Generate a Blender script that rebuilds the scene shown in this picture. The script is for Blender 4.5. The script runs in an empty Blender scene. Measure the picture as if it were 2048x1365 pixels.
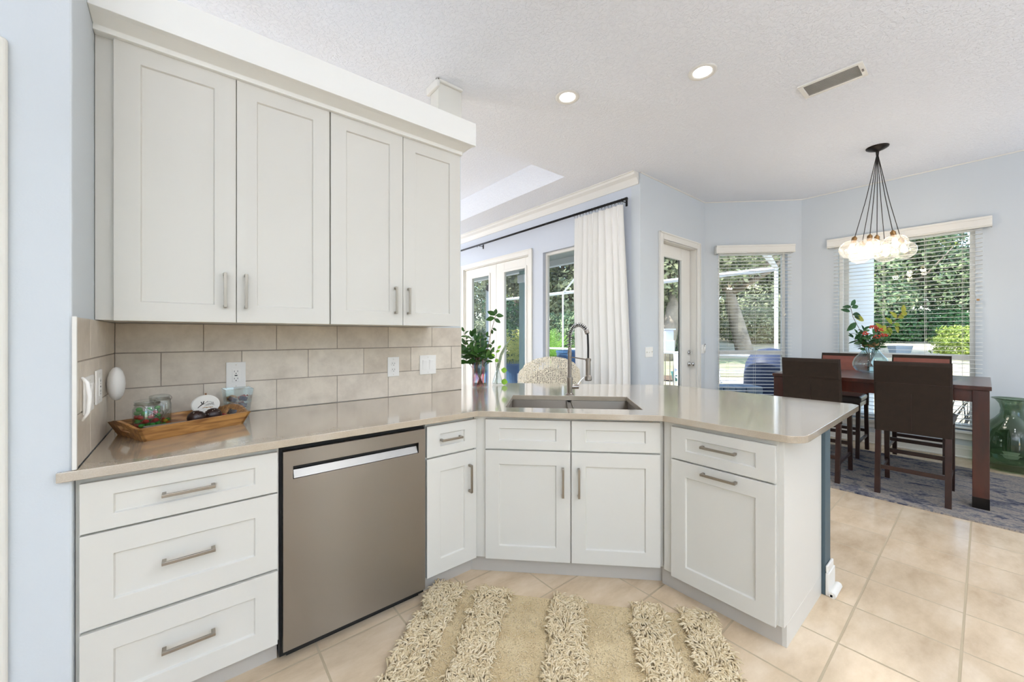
import bpy, math, random
import numpy as np
from mathutils import Vector, Matrix
from mathutils.geometry import tessellate_polygon
PI = math.pi
S2 = math.sqrt(.5)
C = bpy.context.scene.collection
SC = bpy.context.scene
random.seed(7)
RNG = np.random.default_rng(11)

# ------------------------------------------------------------------ camera
# world: +X runs along the cabinet wall, +Y towards it, z up; camera stands at the origin
HEAD = math.radians(50.6)
cd = bpy.data.cameras.new('camera'); cam = bpy.data.objects.new('camera', cd); C.objects.link(cam)
cam.location = (0, 0, 1.327)
cam.rotation_euler = (PI/2, 0, HEAD - PI/2)
cd.sensor_width = 36; cd.lens = 36*778/2048; cd.shift_y = (671-682.5)/2048*-1*-1
cd.clip_start = .02; cd.clip_end = 300
SC.camera = cam
FW = Vector((math.cos(HEAD), math.sin(HEAD), 0)); RT = Vector((math.sin(HEAD), -math.cos(HEAD), 0))
def at(d, s, z=0):                       # a point d metres ahead and s metres to the right in the garden
    p = FW*d + RT*s; return Vector((p.x, p.y, z))

# ------------------------------------------------------------------ world, sun, exposure
vs = SC.view_settings
vs.view_transform = 'Standard'; vs.look = 'None'; vs.gamma = 1; vs.use_curve_mapping = False
vs.exposure = 0.1
W = bpy.data.worlds.new('World'); SC.world = W; W.use_nodes = True
nt = W.node_tree; nt.nodes.clear()
sky = nt.nodes.new('ShaderNodeTexSky'); sky.sky_type = 'NISHITA'; sky.sun_disc = False
sky.sun_elevation = math.radians(42); sky.sun_rotation = math.radians(250); sky.air_density = 1.0; sky.dust_density = .6
bg = nt.nodes.new('ShaderNodeBackground'); bg.inputs[1].default_value = .55
wo = nt.nodes.new('ShaderNodeOutputWorld')
nt.links.new(sky.outputs[0], bg.inputs[0]); nt.links.new(bg.outputs[0], wo.inputs[0])
sd = bpy.data.lights.new('sun', 'SUN'); sd.energy = 10; sd.angle = math.radians(.6); sd.color = (1, .95, .86)
sun = bpy.data.objects.new('sun', sd); C.objects.link(sun)
sun.rotation_euler = Vector((.62, -.42, -.66)).to_track_quat('-Z', 'Y').to_euler()   # comes over the roof from behind the house
SC.cycles.max_bounces = 8; SC.cycles.diffuse_bounces = 6; SC.cycles.glossy_bounces = 4
SC.cycles.transmission_bounces = 6; SC.cycles.transparent_max_bounces = 16
SC.cycles.sample_clamp_indirect = 6; SC.cycles.caustics_reflective = False; SC.cycles.caustics_refractive = False

# ceiling cans: (x, y, watts) - two in view, the others are added out of view as fill light
CANS = [(2.265, 2.075), (2.785, 1.27)]
CANS_FILL = [(1.40, -.3), (1.17, -1.3), (3.2, -.8), (1.7, -2.2), (4.2, -.7),
            (-1.6, -2.0), (3.2, -2.4)]
CANS_FILL_TRAY = [(-.6, 4.6), (1.1, 5.2), (1.0, 7.6), (2.1, 7.0)]
CAN_W = 7

# ------------------------------------------------------------------ materials
def lin(c):
    if isinstance(c, str):
        c = [int(c[i:i+2], 16)/255 for i in (0, 2, 4)]
    return tuple((v/12.92 if v <= .04045 else ((v+.055)/1.055)**2.4) for v in c)
M = {}
def mat(name, col, rough=.5, metal=0., spec=.5, bump=0., bscale=60., var=0., vscale=4., col2=None, coat=0., trans=0., sheen=0.):
    m = bpy.data.materials.new(name); m.use_nodes = True; t = m.node_tree; p = t.nodes['Principled BSDF']
    c = lin(col)
    p.inputs['Base Color'].default_value = (*c, 1); p.inputs['Roughness'].default_value = rough
    p.inputs['Metallic'].default_value = metal; p.inputs['Specular IOR Level'].default_value = spec
    p.inputs['Coat Weight'].default_value = coat; p.inputs['Transmission Weight'].default_value = trans
    p.inputs['Sheen Weight'].default_value = sheen
    tc = t.nodes.new('ShaderNodeTexCoord')
    if var or col2:
        n = t.nodes.new('ShaderNodeTexNoise'); n.inputs['Scale'].default_value = vscale; n.inputs['Detail'].default_value = 6
        t.links.new(tc.outputs['Object'], n.inputs['Vector'])
        r = t.nodes.new('ShaderNodeValToRGB'); c2 = lin(col2) if col2 else tuple(min(1, v*(1+var)) for v in c)
        c1 = c if col2 else tuple(v*(1-var) for v in c)
        r.color_ramp.elements[0].position = .3; r.color_ramp.elements[0].color = (*c1, 1)
        r.color_ramp.elements[1].position = .7; r.color_ramp.elements[1].color = (*c2, 1)
        t.links.new(n.outputs['Fac'], r.inputs['Fac']); t.links.new(r.outputs[0], p.inputs['Base Color'])
    if bump:
        n = t.nodes.new('ShaderNodeTexNoise'); n.inputs['Scale'].default_value = bscale; n.inputs['Detail'].default_value = 4
        t.links.new(tc.outputs['Object'], n.inputs['Vector'])
        b = t.nodes.new('ShaderNodeBump'); b.inputs['Strength'].default_value = bump; b.inputs['Distance'].default_value = .01
        t.links.new(n.outputs['Fac'], b.inputs['Height']); t.links.new(b.outputs[0], p.inputs['Normal'])
    M[name] = m; return m
def mat_glass(name, tint=(1, 1, 1), rough=0., fres=1.45, extra=0.):      # thin clear sheet: lets light through, mirrors at the fresnel rate
    m = bpy.data.materials.new(name); m.use_nodes = True; t = m.node_tree; t.nodes.clear()
    o = t.nodes.new('ShaderNodeOutputMaterial'); mx = t.nodes.new('ShaderNodeMixShader')
    tr = t.nodes.new('ShaderNodeBsdfTransparent'); tr.inputs[0].default_value = (*tint, 1)
    gl = t.nodes.new('ShaderNodeBsdfGlossy'); gl.inputs['Roughness'].default_value = rough
    fr = t.nodes.new('ShaderNodeFresnel'); ge = t.nodes.new('ShaderNodeNewGeometry')      # same reflectance from either side of the sheet
    ma = t.nodes.new('ShaderNodeMath'); ma.operation = 'MULTIPLY_ADD'; ma.inputs[1].default_value = 1/fres-fres; ma.inputs[2].default_value = fres
    t.links.new(ge.outputs['Backfacing'], ma.inputs[0]); t.links.new(ma.outputs[0], fr.inputs['IOR'])
    if extra:
        ad = t.nodes.new('ShaderNodeMath'); ad.operation = 'ADD'; ad.inputs[1].default_value = extra
        t.links.new(fr.outputs[0], ad.inputs[0]); t.links.new(ad.outputs[0], mx.inputs[0])
    else: t.links.new(fr.outputs[0], mx.inputs[0])
    t.links.new(tr.outputs[0], mx.inputs[1]); t.links.new(gl.outputs[0], mx.inputs[2]); t.links.new(mx.outputs[0], o.inputs[0])
    M[name] = m; return m
def mat_emit(name, col, strength):
    m = bpy.data.materials.new(name); m.use_nodes = True; t = m.node_tree; t.nodes.clear()
    o = t.nodes.new('ShaderNodeOutputMaterial'); e = t.nodes.new('ShaderNodeEmission')
    e.inputs[0].default_value = (*lin(col), 1); e.inputs[1].default_value = strength
    t.links.new(e.outputs[0], o.inputs[0]); M[name] = m; return m
def island(m, cols, noise=None):         # colour differs from leaf to leaf / tile to tile
    t = m.node_tree; p = t.nodes['Principled BSDF']
    g = t.nodes.new('ShaderNodeNewGeometry'); r = t.nodes.new('ShaderNodeValToRGB'); e = r.color_ramp.elements
    e[0].color = (*lin(cols[0]), 1); e[1].color = (*lin(cols[-1]), 1)
    for i, c in enumerate(cols[1:-1]):
        q = e.new((i+1)/(len(cols)-1)); q.color = (*lin(c), 1)
    t.links.new(g.outputs['Random Per Island'], r.inputs['Fac']); t.links.new(r.outputs[0], p.inputs['Base Color'])
    return r

mat('wall_paint', 'cfd5da', .85, spec=.2, bump=.06, bscale=180)
mat('wall_paint_living', 'ced4de', .85, spec=.2)
mat('cream_paint', 'e0ded6', .6, spec=.3)
mat('fascia_paint', 'f2f2ee', .55)
mat('louvre_grey', 'd8d6d2', .5)
mat('trim_white', 'e6e4de', .45, spec=.4)
mat('cabinet_white', 'd6d4cd', .38, spec=.45)
mat('toe_grey', 'bdb8b0', .6)
mat('dark', '0c0b0a', .6)
mat('nickel', '9d958a', .3, metal=1)
mat('steel_faucet', '9a9189', .28, metal=1)
mat('strip_metal', '8e8c88', .3, metal=1)
mat('chrome', 'c9c9c9', .12, metal=1)
mat('black_metal', '1c1b1c', .4, metal=.6)
mat('black_rubber', '151515', .6)
mat('plate_white', 'f0efec', .35)
mat('bracket', '2a2a2a', .5)
mat('slot_black', '1a1a1a', .6)
mat('curtain', 'eeedea', .9, spec=.1)
mat('blind_white', 'e9e8e4', .5, spec=.3)
mat('cord_white', 'd9d6cc', .8)
mat('teal_wall', '4d5d63', .6, spec=.3)
mat('halfwall_dark', '4a5a61', .55, spec=.3)
mat('chair_back', '281e16', .75, spec=.25, var=.12, vscale=25, bump=.05, bscale=300)
mat('chair_leather', '6e3220', .4, var=.1, vscale=20)
mat('seat_leather', '3f3836', .42, var=.1)
mat('dark_wood', '2e1a14', .32, var=.25, vscale=14)
mat('brass', '8a6a45', .4, metal=1)
mat('bronze', '2b2724', .35, metal=.8)
mat('cord_black', '201d1c', .7)
mat('berry', 'b8341c', .35)
mat('stem', '5a5a38', .7)
mat('stem_brown', '6b4a34', .8)
mat('straw', 'b08a60', .8)
mat('concrete', 'cfcabf', .9, var=.08, vscale=2)
mat('bark', '8a8178', .95, col2='6a625a', vscale=3, bump=.8, bscale=12)
mat('bark_light', 'a79b8e', .95, col2='7b7268', vscale=2, bump=.6, bscale=9)
mat('cage_white', 'd7dade', .5)
mat('gutter_dark', '4b4540', .5)
mat('soffit', 'a9b1a8', .8)
mat('outer_wall', 'e4e0dc', .8)
mat('column_teal', '8fa5a6', .7)
mat('blue_pot', '34597f', .35)
mat('grey_tub', '8792a0', .6)
mat('grill_cover', '3a4460', .55, var=.2, vscale=3, bump=.3, bscale=8)
mat('stone', '71808f', .9, col2='9aa6b0', vscale=6, bump=.9, bscale=10)
mat('bin_white', 'd2d8e6', .6)
mat('teal_plastic', '2f6f78', .5)
mat('mulch', '7b6553', .95, var=.3, vscale=5, bump=.6, bscale=20)
mat('yard', 'd9ccb0', .95, col2='b5ab8a', vscale=.55)
mat('grass', '98a27a', .95, col2='b9ba95', vscale=1.5, bump=.4, bscale=30)
mat('candy_wrap', '8d2a25', .35)
mat('candy_blue', '262c48', .35)
mat('choc', '2a1712', .35)
mat('phone_grey', '6c655f', .5)
mat('coaster_white', 'eae7df', .6)
mat('ink', '4b4340', .8)
mat('ink_tan', 'b08a5e', .8)
mat('armchair', '2e2824', .9)
mat('grout', '9c9388', .9)
for n_, c_ in (('candy_red', 'a81f1f'), ('candy_green', '2f8f35'), ('candy_yellow', 'd8b41c'), ('candy_orange', 'd9662a')):
    mat(n_, c_, .2)
mat_glass('window_glass', (.97, .985, .98), 0, 1.3)
mat_glass('clear_glass', (.93, .955, .95), 0, 1.5, .07)
mat_glass('aqua_glass', (.86, .94, .95), 0, 1.45, .04)
mat_glass('pendant_glass', (.97, .95, .92), 0, 1.5, .07)
m_ = M['pendant_glass']; t_ = m_.node_tree                   # translucent share imitates the glowing haze round the bulbs
o_ = [n for n in t_.nodes if n.type == 'OUTPUT_MATERIAL'][0]; pr_ = o_.inputs[0].links[0].from_socket
x_ = t_.nodes.new('ShaderNodeMixShader'); x_.inputs[0].default_value = .045; d_ = t_.nodes.new('ShaderNodeBsdfTranslucent'); d_.inputs[0].default_value = (1, .97, .92, 1)
t_.links.new(pr_, x_.inputs[1]); t_.links.new(d_.outputs[0], x_.inputs[2]); t_.links.new(x_.outputs[0], o_.inputs[0])
mat_glass('green_glass', (.40, .50, .38), .02, 1.5, .04)
mat_glass('water', (.88, .9, .8), 0, 1.33)
mat_emit('can_glow', 'fffaf0', 12)
mat_emit('bulb_glow', 'ffe7bd', 14)

def mat_iridescent():
    m = mat_glass('iridescent_glass', (.93, .95, .97), 0, 1.5, .05); t = m.node_tree
    tr = [n for n in t.nodes if n.type == 'BSDF_TRANSPARENT'][0]; gl = [n for n in t.nodes if n.type == 'BSDF_GLOSSY'][0]
    tc = t.nodes.new('ShaderNodeTexCoord'); mp = t.nodes.new('ShaderNodeMapping'); mp.inputs['Scale'].default_value = (26, 26, 5)
    no = t.nodes.new('ShaderNodeTexNoise'); no.inputs['Scale'].default_value = 1; no.inputs['Detail'].default_value = 3
    r = t.nodes.new('ShaderNodeValToRGB'); e = r.color_ramp.elements
    for pos, c in ((.3, 'f2f8ff'), (.42, 'f6c8da'), (.5, 'fbf6e0'), (.58, 'c2e4f4'), (.66, 'e4d6f4')):
        q = e.new(pos); q.color = (*lin(c), 1)
    e[0].color = (1, 1, 1, 1); e[-1].color = (1, 1, 1, 1)
    t.links.new(tc.outputs['Object'], mp.inputs[0]); t.links.new(mp.outputs[0], no.inputs['Vector'])
    t.links.new(no.outputs['Fac'], r.inputs['Fac']); t.links.new(r.outputs[0], tr.inputs[0]); t.links.new(r.outputs[0], gl.inputs[0])
mat_iridescent()

def mat_steel():                          # sheet steel brushed left to right
    m = mat('brushed_steel', '968d82', .32, metal=1); t = m.node_tree; p = t.nodes['Principled BSDF']
    p.inputs['Anisotropic'].default_value = 1.0; p.inputs['Anisotropic Rotation'].default_value = 0.0
    tg = t.nodes.new('ShaderNodeCombineXYZ'); tg.inputs[2].default_value = 1
    t.links.new(tg.outputs[0], p.inputs['Tangent'])
    tc = t.nodes.new('ShaderNodeTexCoord'); mp = t.nodes.new('ShaderNodeMapping'); mp.inputs['Scale'].default_value = (8, 8, 900)
    no = t.nodes.new('ShaderNodeTexNoise'); no.inputs['Scale'].default_value = 1
    b = t.nodes.new('ShaderNodeBump'); b.inputs['Strength'].default_value = .04; b.inputs['Distance'].default_value = .002
    t.links.new(tc.outputs['Object'], mp.inputs[0]); t.links.new(mp.outputs[0], no.inputs['Vector'])
    t.links.new(no.outputs['Fac'], b.inputs['Height']); t.links.new(b.outputs[0], p.inputs['Normal'])
mat_steel()

def mat_quartz():
    m = mat('quartz', 'b5a591', .07, spec=.5); t = m.node_tree; p = t.nodes['Principled BSDF']; p.inputs['IOR'].default_value = 1.6; p.inputs['Coat Weight'].default_value = .9; p.inputs['Coat Roughness'].default_value = .13; p.inputs['Coat IOR'].default_value = 1.65
    tc = t.nodes.new('ShaderNodeTexCoord')
    a = t.nodes.new('ShaderNodeTexNoise'); a.inputs['Scale'].default_value = 320; a.inputs['Detail'].default_value = 2
    b = t.nodes.new('ShaderNodeTexNoise'); b.inputs['Scale'].default_value = 5; b.inputs['Detail'].default_value = 5
    mx = t.nodes.new('ShaderNodeMath'); mx.operation = 'MULTIPLY_ADD'; mx.inputs[1].default_value = .6
    r = t.nodes.new('ShaderNodeValToRGB'); e = r.color_ramp.elements
    e[0].position = .45; e[0].color = (*lin('a39582'), 1); e[1].position = 1.05; e[1].color = (*lin('b9ac99'), 1)
    for n in (a, b): t.links.new(tc.outputs['Object'], n.inputs['Vector'])
    t.links.new(a.outputs['Fac'], mx.inputs[0]); t.links.new(b.outputs['Fac'], mx.inputs[2])
    t.links.new(mx.outputs[0], r.inputs['Fac']); t.links.new(r.outputs[0], p.inputs['Base Color'])
mat_quartz()

def mat_floor():
    m = mat('floor_tile', 'd2bfa6', .22, spec=.5); t = m.node_tree; p = t.nodes['Principled BSDF']
    g = t.nodes.new('ShaderNodeNewGeometry'); mp = t.nodes.new('ShaderNodeMapping'); mp.inputs['Location'].default_value = (-2.148+.3475*30, -.405+.341*30, 0)
    br = t.nodes.new('ShaderNodeTexBrick'); br.offset = 0; br.squash = 1
    br.inputs['Scale'].default_value = 1; br.inputs['Mortar Size'].default_value = .0045; br.inputs['Mortar Smooth'].default_value = .15
    br.inputs['Brick Width'].default_value = .3475; br.inputs['Row Height'].default_value = .341
    br.inputs['Color1'].default_value = (.94, .94, .94, 1); br.inputs['Color2'].default_value = (1.05, 1.05, 1.05, 1); br.inputs['Mortar'].default_value = (1, 1, 1, 1)
    t.links.new(g.outputs['Position'], mp.inputs[0]); t.links.new(mp.outputs[0], br.inputs['Vector'])
    n = t.nodes.new('ShaderNodeTexNoise'); n.inputs['Scale'].default_value = 3.2; n.inputs['Detail'].default_value = 7; n.inputs['Roughness'].default_value = .62
    mp2 = t.nodes.new('ShaderNodeMapping'); mp2.inputs['Scale'].default_value = (1, 2.2, 1); mp2.inputs['Rotation'].default_value = (0, 0, .3)
    t.links.new(g.outputs['Position'], mp2.inputs[0]); t.links.new(mp2.outputs[0], n.inputs['Vector'])
    r = t.nodes.new('ShaderNodeValToRGB'); e = r.color_ramp.elements
    e[0].position = .3; e[0].color = (*lin('bfa98d'), 1); e[1].position = .7; e[1].color = (*lin('dfcdb4'), 1)
    q = e.new(.5); q.color = (*lin('d2bda1'), 1)
    t.links.new(n.outputs['Fac'], r.inputs['Fac'])
    mu = t.nodes.new('ShaderNodeMix'); mu.data_type = 'RGBA'; mu.blend_type = 'MULTIPLY'; mu.inputs[0].default_value = 1
    t.links.new(r.outputs[0], mu.inputs[6]); t.links.new(br.outputs['Color'], mu.inputs[7])
    mx = t.nodes.new('ShaderNodeMix'); mx.data_type = 'RGBA'; mx.inputs[7].default_value = (*lin('b3a388'), 1)
    t.links.new(br.outputs['Fac'], mx.inputs[0]); t.links.new(mu.outputs[2], mx.inputs[6]); t.links.new(mx.outputs[2], p.inputs['Base Color'])
    ra = t.nodes.new('ShaderNodeMath'); ra.operation = 'MULTIPLY_ADD'; ra.inputs[1].default_value = .5; ra.inputs[2].default_value = .2
    t.links.new(br.outputs['Fac'], ra.inputs[0]); t.links.new(ra.outputs[0], p.inputs['Roughness'])
    ad = t.nodes.new('ShaderNodeMath'); ad.operation = 'MULTIPLY_ADD'; ad.inputs[1].default_value = -1
    sc_ = t.nodes.new('ShaderNodeMath'); sc_.operation = 'MULTIPLY'; sc_.inputs[1].default_value = .35
    t.links.new(n.outputs['Fac'], sc_.inputs[0]); t.links.new(br.outputs['Fac'], ad.inputs[0]); t.links.new(sc_.outputs[0], ad.inputs[2])
    b = t.nodes.new('ShaderNodeBump'); b.inputs['Strength'].default_value = .5; b.inputs['Distance'].default_value = .004
    t.links.new(ad.outputs[0], b.inputs['Height']); t.links.new(b.outputs[0], p.inputs['Normal'])
mat_floor()

def mat_ceiling():                        # knock-down plaster
    m = mat('ceiling_plaster', 'eff2f8', .9, spec=.15); t = m.node_tree; p = t.nodes['Principled BSDF']
    g = t.nodes.new('ShaderNodeNewGeometry')
    v = t.nodes.new('ShaderNodeTexNoise'); v.inputs['Scale'].default_value = 42; v.inputs['Detail'].default_value = 3; v.inputs['Distortion'].default_value = .8
    r = t.nodes.new('ShaderNodeValToRGB'); r.color_ramp.elements[0].position = .46; r.color_ramp.elements[1].position = .6
    b = t.nodes.new('ShaderNodeBump'); b.inputs['Strength'].default_value = .55; b.inputs['Distance'].default_value = .006
    t.links.new(g.outputs['Position'], v.inputs['Vector']); t.links.new(v.outputs['Fac'], r.inputs['Fac'])
    t.links.new(r.outputs[0], b.inputs['Height']); t.links.new(b.outputs[0], p.inputs['Normal'])
mat_ceiling()

def mat_tile():
    m = mat('splash_tile', 'c4bbb0', .3, spec=.45); t = m.node_tree; p = t.nodes['Principled BSDF']
    r = island(m, ['cbc1b4', 'd8cec1', 'ded5c8', 'd0c5b6'])
    g = t.nodes.new('ShaderNodeNewGeometry')
    n = t.nodes.new('ShaderNodeTexNoise'); n.inputs['Scale'].default_value = 9; n.inputs['Detail'].default_value = 8; n.inputs['Roughness'].default_value = .65
    t.links.new(g.outputs['Position'], n.inputs['Vector'])
    r2 = t.nodes.new('ShaderNodeValToRGB'); r2.color_ramp.elements[0].position = .3; r2.color_ramp.elements[0].color = (.82, .80, .78, 1)
    r2.color_ramp.elements[1].position = .65; r2.color_ramp.elements[1].color = (1.06, 1.06, 1.05, 1)
    mu = t.nodes.new('ShaderNodeMix'); mu.data_type = 'RGBA'; mu.blend_type = 'MULTIPLY'; mu.inputs[0].default_value = 1
    t.links.new(n.outputs['Fac'], r2.inputs['Fac']); t.links.new(r.outputs[0], mu.inputs[6]); t.links.new(r2.outputs[0], mu.inputs[7])
    t.links.new(mu.outputs[2], p.inputs['Base Color'])
mat_tile()

def mat_rug():
    m = mat('rug_weave', '8f8d92', .95, spec=.1); t = m.node_tree; p = t.nodes['Principled BSDF']
    g = t.nodes.new('ShaderNodeNewGeometry'); mp = t.nodes.new('ShaderNodeMapping'); mp.inputs['Scale'].default_value = (4.6, 2.3, 1)
    n = t.nodes.new('ShaderNodeTexNoise'); n.inputs['Scale'].default_value = 1.6; n.inputs['Detail'].default_value = 9; n.inputs['Roughness'].default_value = .72; n.inputs['Distortion'].default_value = .4
    t.links.new(g.outputs['Position'], mp.inputs[0]); t.links.new(mp.outputs[0], n.inputs['Vector'])
    r = t.nodes.new('ShaderNodeValToRGB'); e = r.color_ramp.elements
    e[0].position = .30; e[0].color = (*lin('23283c'), 1); e[1].position = .75; e[1].color = (*lin('a39b90'), 1)
    for pos, c in ((.41, '50515c'), (.46, '6a6a70'), (.52, '9a9084'), (.6, '716e70')):
        q = e.new(pos); q.color = (*lin(c), 1)
    n2 = t.nodes.new('ShaderNodeTexNoise'); n2.inputs['Scale'].default_value = 1; n2.inputs['Detail'].default_value = 3
    mp2 = t.nodes.new('ShaderNodeMapping'); mp2.inputs['Scale'].default_value = (120, 45, 1)
    t.links.new(g.outputs['Position'], mp2.inputs[0]); t.links.new(mp2.outputs[0], n2.inputs['Vector'])
    ad = t.nodes.new('ShaderNodeMath'); ad.operation = 'MULTIPLY_ADD'; ad.inputs[1].default_value = .35
    sb = t.nodes.new('ShaderNodeMath'); sb.operation = 'SUBTRACT'; sb.inputs[1].default_value = .175
    t.links.new(n2.outputs['Fac'], ad.inputs[0]); t.links.new(n.outputs['Fac'], ad.inputs[2]); t.links.new(ad.outputs[0], sb.inputs[0])
    t.links.new(sb.outputs[0], r.inputs['Fac']); t.links.new(r.outputs[0], p.inputs['Base Color'])
mat_rug()

def mat_wood():
    m = mat('acacia', '9a6a38', .4); t = m.node_tree; p = t.nodes['Principled BSDF']
    tc = t.nodes.new('ShaderNodeTexCoord'); mp = t.nodes.new('ShaderNodeMapping'); mp.inputs['Scale'].default_value = (5, 40, 40)
    n = t.nodes.new('ShaderNodeTexNoise'); n.inputs['Scale'].default_value = 1.3; n.inputs['Detail'].default_value = 6; n.inputs['Distortion'].default_value = .8
    r = t.nodes.new('ShaderNodeValToRGB'); e = r.color_ramp.elements
    e[0].position = .32; e[0].color = (*lin('6f4422'), 1); e[1].position = .68; e[1].color = (*lin('bb8a4e'), 1)
    t.links.new(tc.outputs['Object'], mp.inputs[0]); t.links.new(mp.outputs[0], n.inputs['Vector'])
    t.links.new(n.outputs['Fac'], r.inputs['Fac']); t.links.new(r.outputs[0], p.inputs['Base Color'])
mat_wood()

def mat_cherry():
    m = mat('cherry', '4a1f14', .3, coat=.3); t = m.node_tree; p = t.nodes['Principled BSDF']
    tc = t.nodes.new('ShaderNodeTexCoord'); mp = t.nodes.new('ShaderNodeMapping'); mp.inputs['Scale'].default_value = (9, 9, 2)
    n = t.nodes.new('ShaderNodeTexNoise'); n.inputs['Scale'].default_value = 1.5; n.inputs['Detail'].default_value = 6
    r = t.nodes.new('ShaderNodeValToRGB'); e = r.color_ramp.elements
    e[0].position = .3; e[0].color = (*lin('2a120c'), 1); e[1].position = .75; e[1].color = (*lin('4e2113'), 1)
    t.links.new(tc.outputs['Object'], mp.inputs[0]); t.links.new(mp.outputs[0], n.inputs['Vector'])
    t.links.new(n.outputs['Fac'], r.inputs['Fac']); t.links.new(r.outputs[0], p.inputs['Base Color'])
mat_cherry()

def mat_crochet():                        # open-work cotton: holes are really open
    m = mat('crochet', 'e6dcc6', .95, spec=.1); t = m.node_tree; p = t.nodes['Principled BSDF']
    tc = t.nodes.new('ShaderNodeTexCoord')
    v = t.nodes.new('ShaderNodeTexVoronoi'); v.inputs['Scale'].default_value = 36; v.inputs['Randomness'].default_value = .35
    v2 = t.nodes.new('ShaderNodeTexVoronoi'); v2.inputs['Scale'].default_value = 7; v2.inputs['Randomness'].default_value = .1
    t.links.new(tc.outputs['UV'], v.inputs['Vector']); t.links.new(tc.outputs['UV'], v2.inputs['Vector'])
    a = t.nodes.new('ShaderNodeMath'); a.operation = 'GREATER_THAN'; a.inputs[1].default_value = .36
    b = t.nodes.new('ShaderNodeMath'); b.operation = 'GREATER_THAN'; b.inputs[1].default_value = .8
    mx = t.nodes.new('ShaderNodeMath'); mx.operation = 'MAXIMUM'
    t.links.new(v.outputs['Distance'], a.inputs[0]); t.links.new(v2.outputs['Distance'], b.inputs[0])
    t.links.new(a.outputs[0], mx.inputs[0]); t.links.new(b.outputs[0], mx.inputs[1]); t.links.new(mx.outputs[0], p.inputs['Alpha'])
mat_crochet()

def leafmat(name, cols, rough=.5, tl=.25):
    m = mat(name, cols[0], rough, spec=.3); r = island(m, cols); t = m.node_tree; p = t.nodes['Principled BSDF']
    o = [n for n in t.nodes if n.type == 'OUTPUT_MATERIAL'][0]; mx = t.nodes.new('ShaderNodeMixShader'); mx.inputs[0].default_value = tl
    tr = t.nodes.new('ShaderNodeBsdfTranslucent'); t.links.new(r.outputs[0], tr.inputs[0])
    t.links.new(p.outputs[0], mx.inputs[1]); t.links.new(tr.outputs[0], mx.inputs[2]); t.links.new(mx.outputs[0], o.inputs[0])
leafmat('leaf_house', ['26451c', '3d6328', '2f5522', '5f8240'], .35)
leafmat('leaf_dark', ['1f3f26', '2c5230', '3d6638', '27462c'], .35)
leafmat('leaf_yellow', ['6f8a2a', '9a9a3a', '7d8f30'], .4)
leafmat('leaf_lime', ['7fae2f', '8fc03a', '6f9c28'], .4)
leafmat('leaf_oak', ['5b6650', '7c8668', '99a07e', 'b4b896'], .6)
leafmat('leaf_evergreen', ['4c6250', '668060', '8a9f74', 'a8b48a'], .6)
leafmat('leaf_bright', ['7a9440', '9db054', 'b9c468', '5c7a38'], .6)
leafmat('leaf_sago', ['6a9a3a', '8dbb4e', 'a9cf68'], .5)
leafmat('leaf_fern', ['b4b45a', 'ccc870', '9aa85a'], .5)
m_ = mat('shag', 'cdbd9f', .95, spec=.1); island(m_, ['c4b08c', 'd3c19f', 'dfd0b3', 'cab895'])
mat('mat_base', 'dcc9a4', .98, col2='c4ae87', vscale=9, spec=.05, bump=.8, bscale=160)

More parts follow.
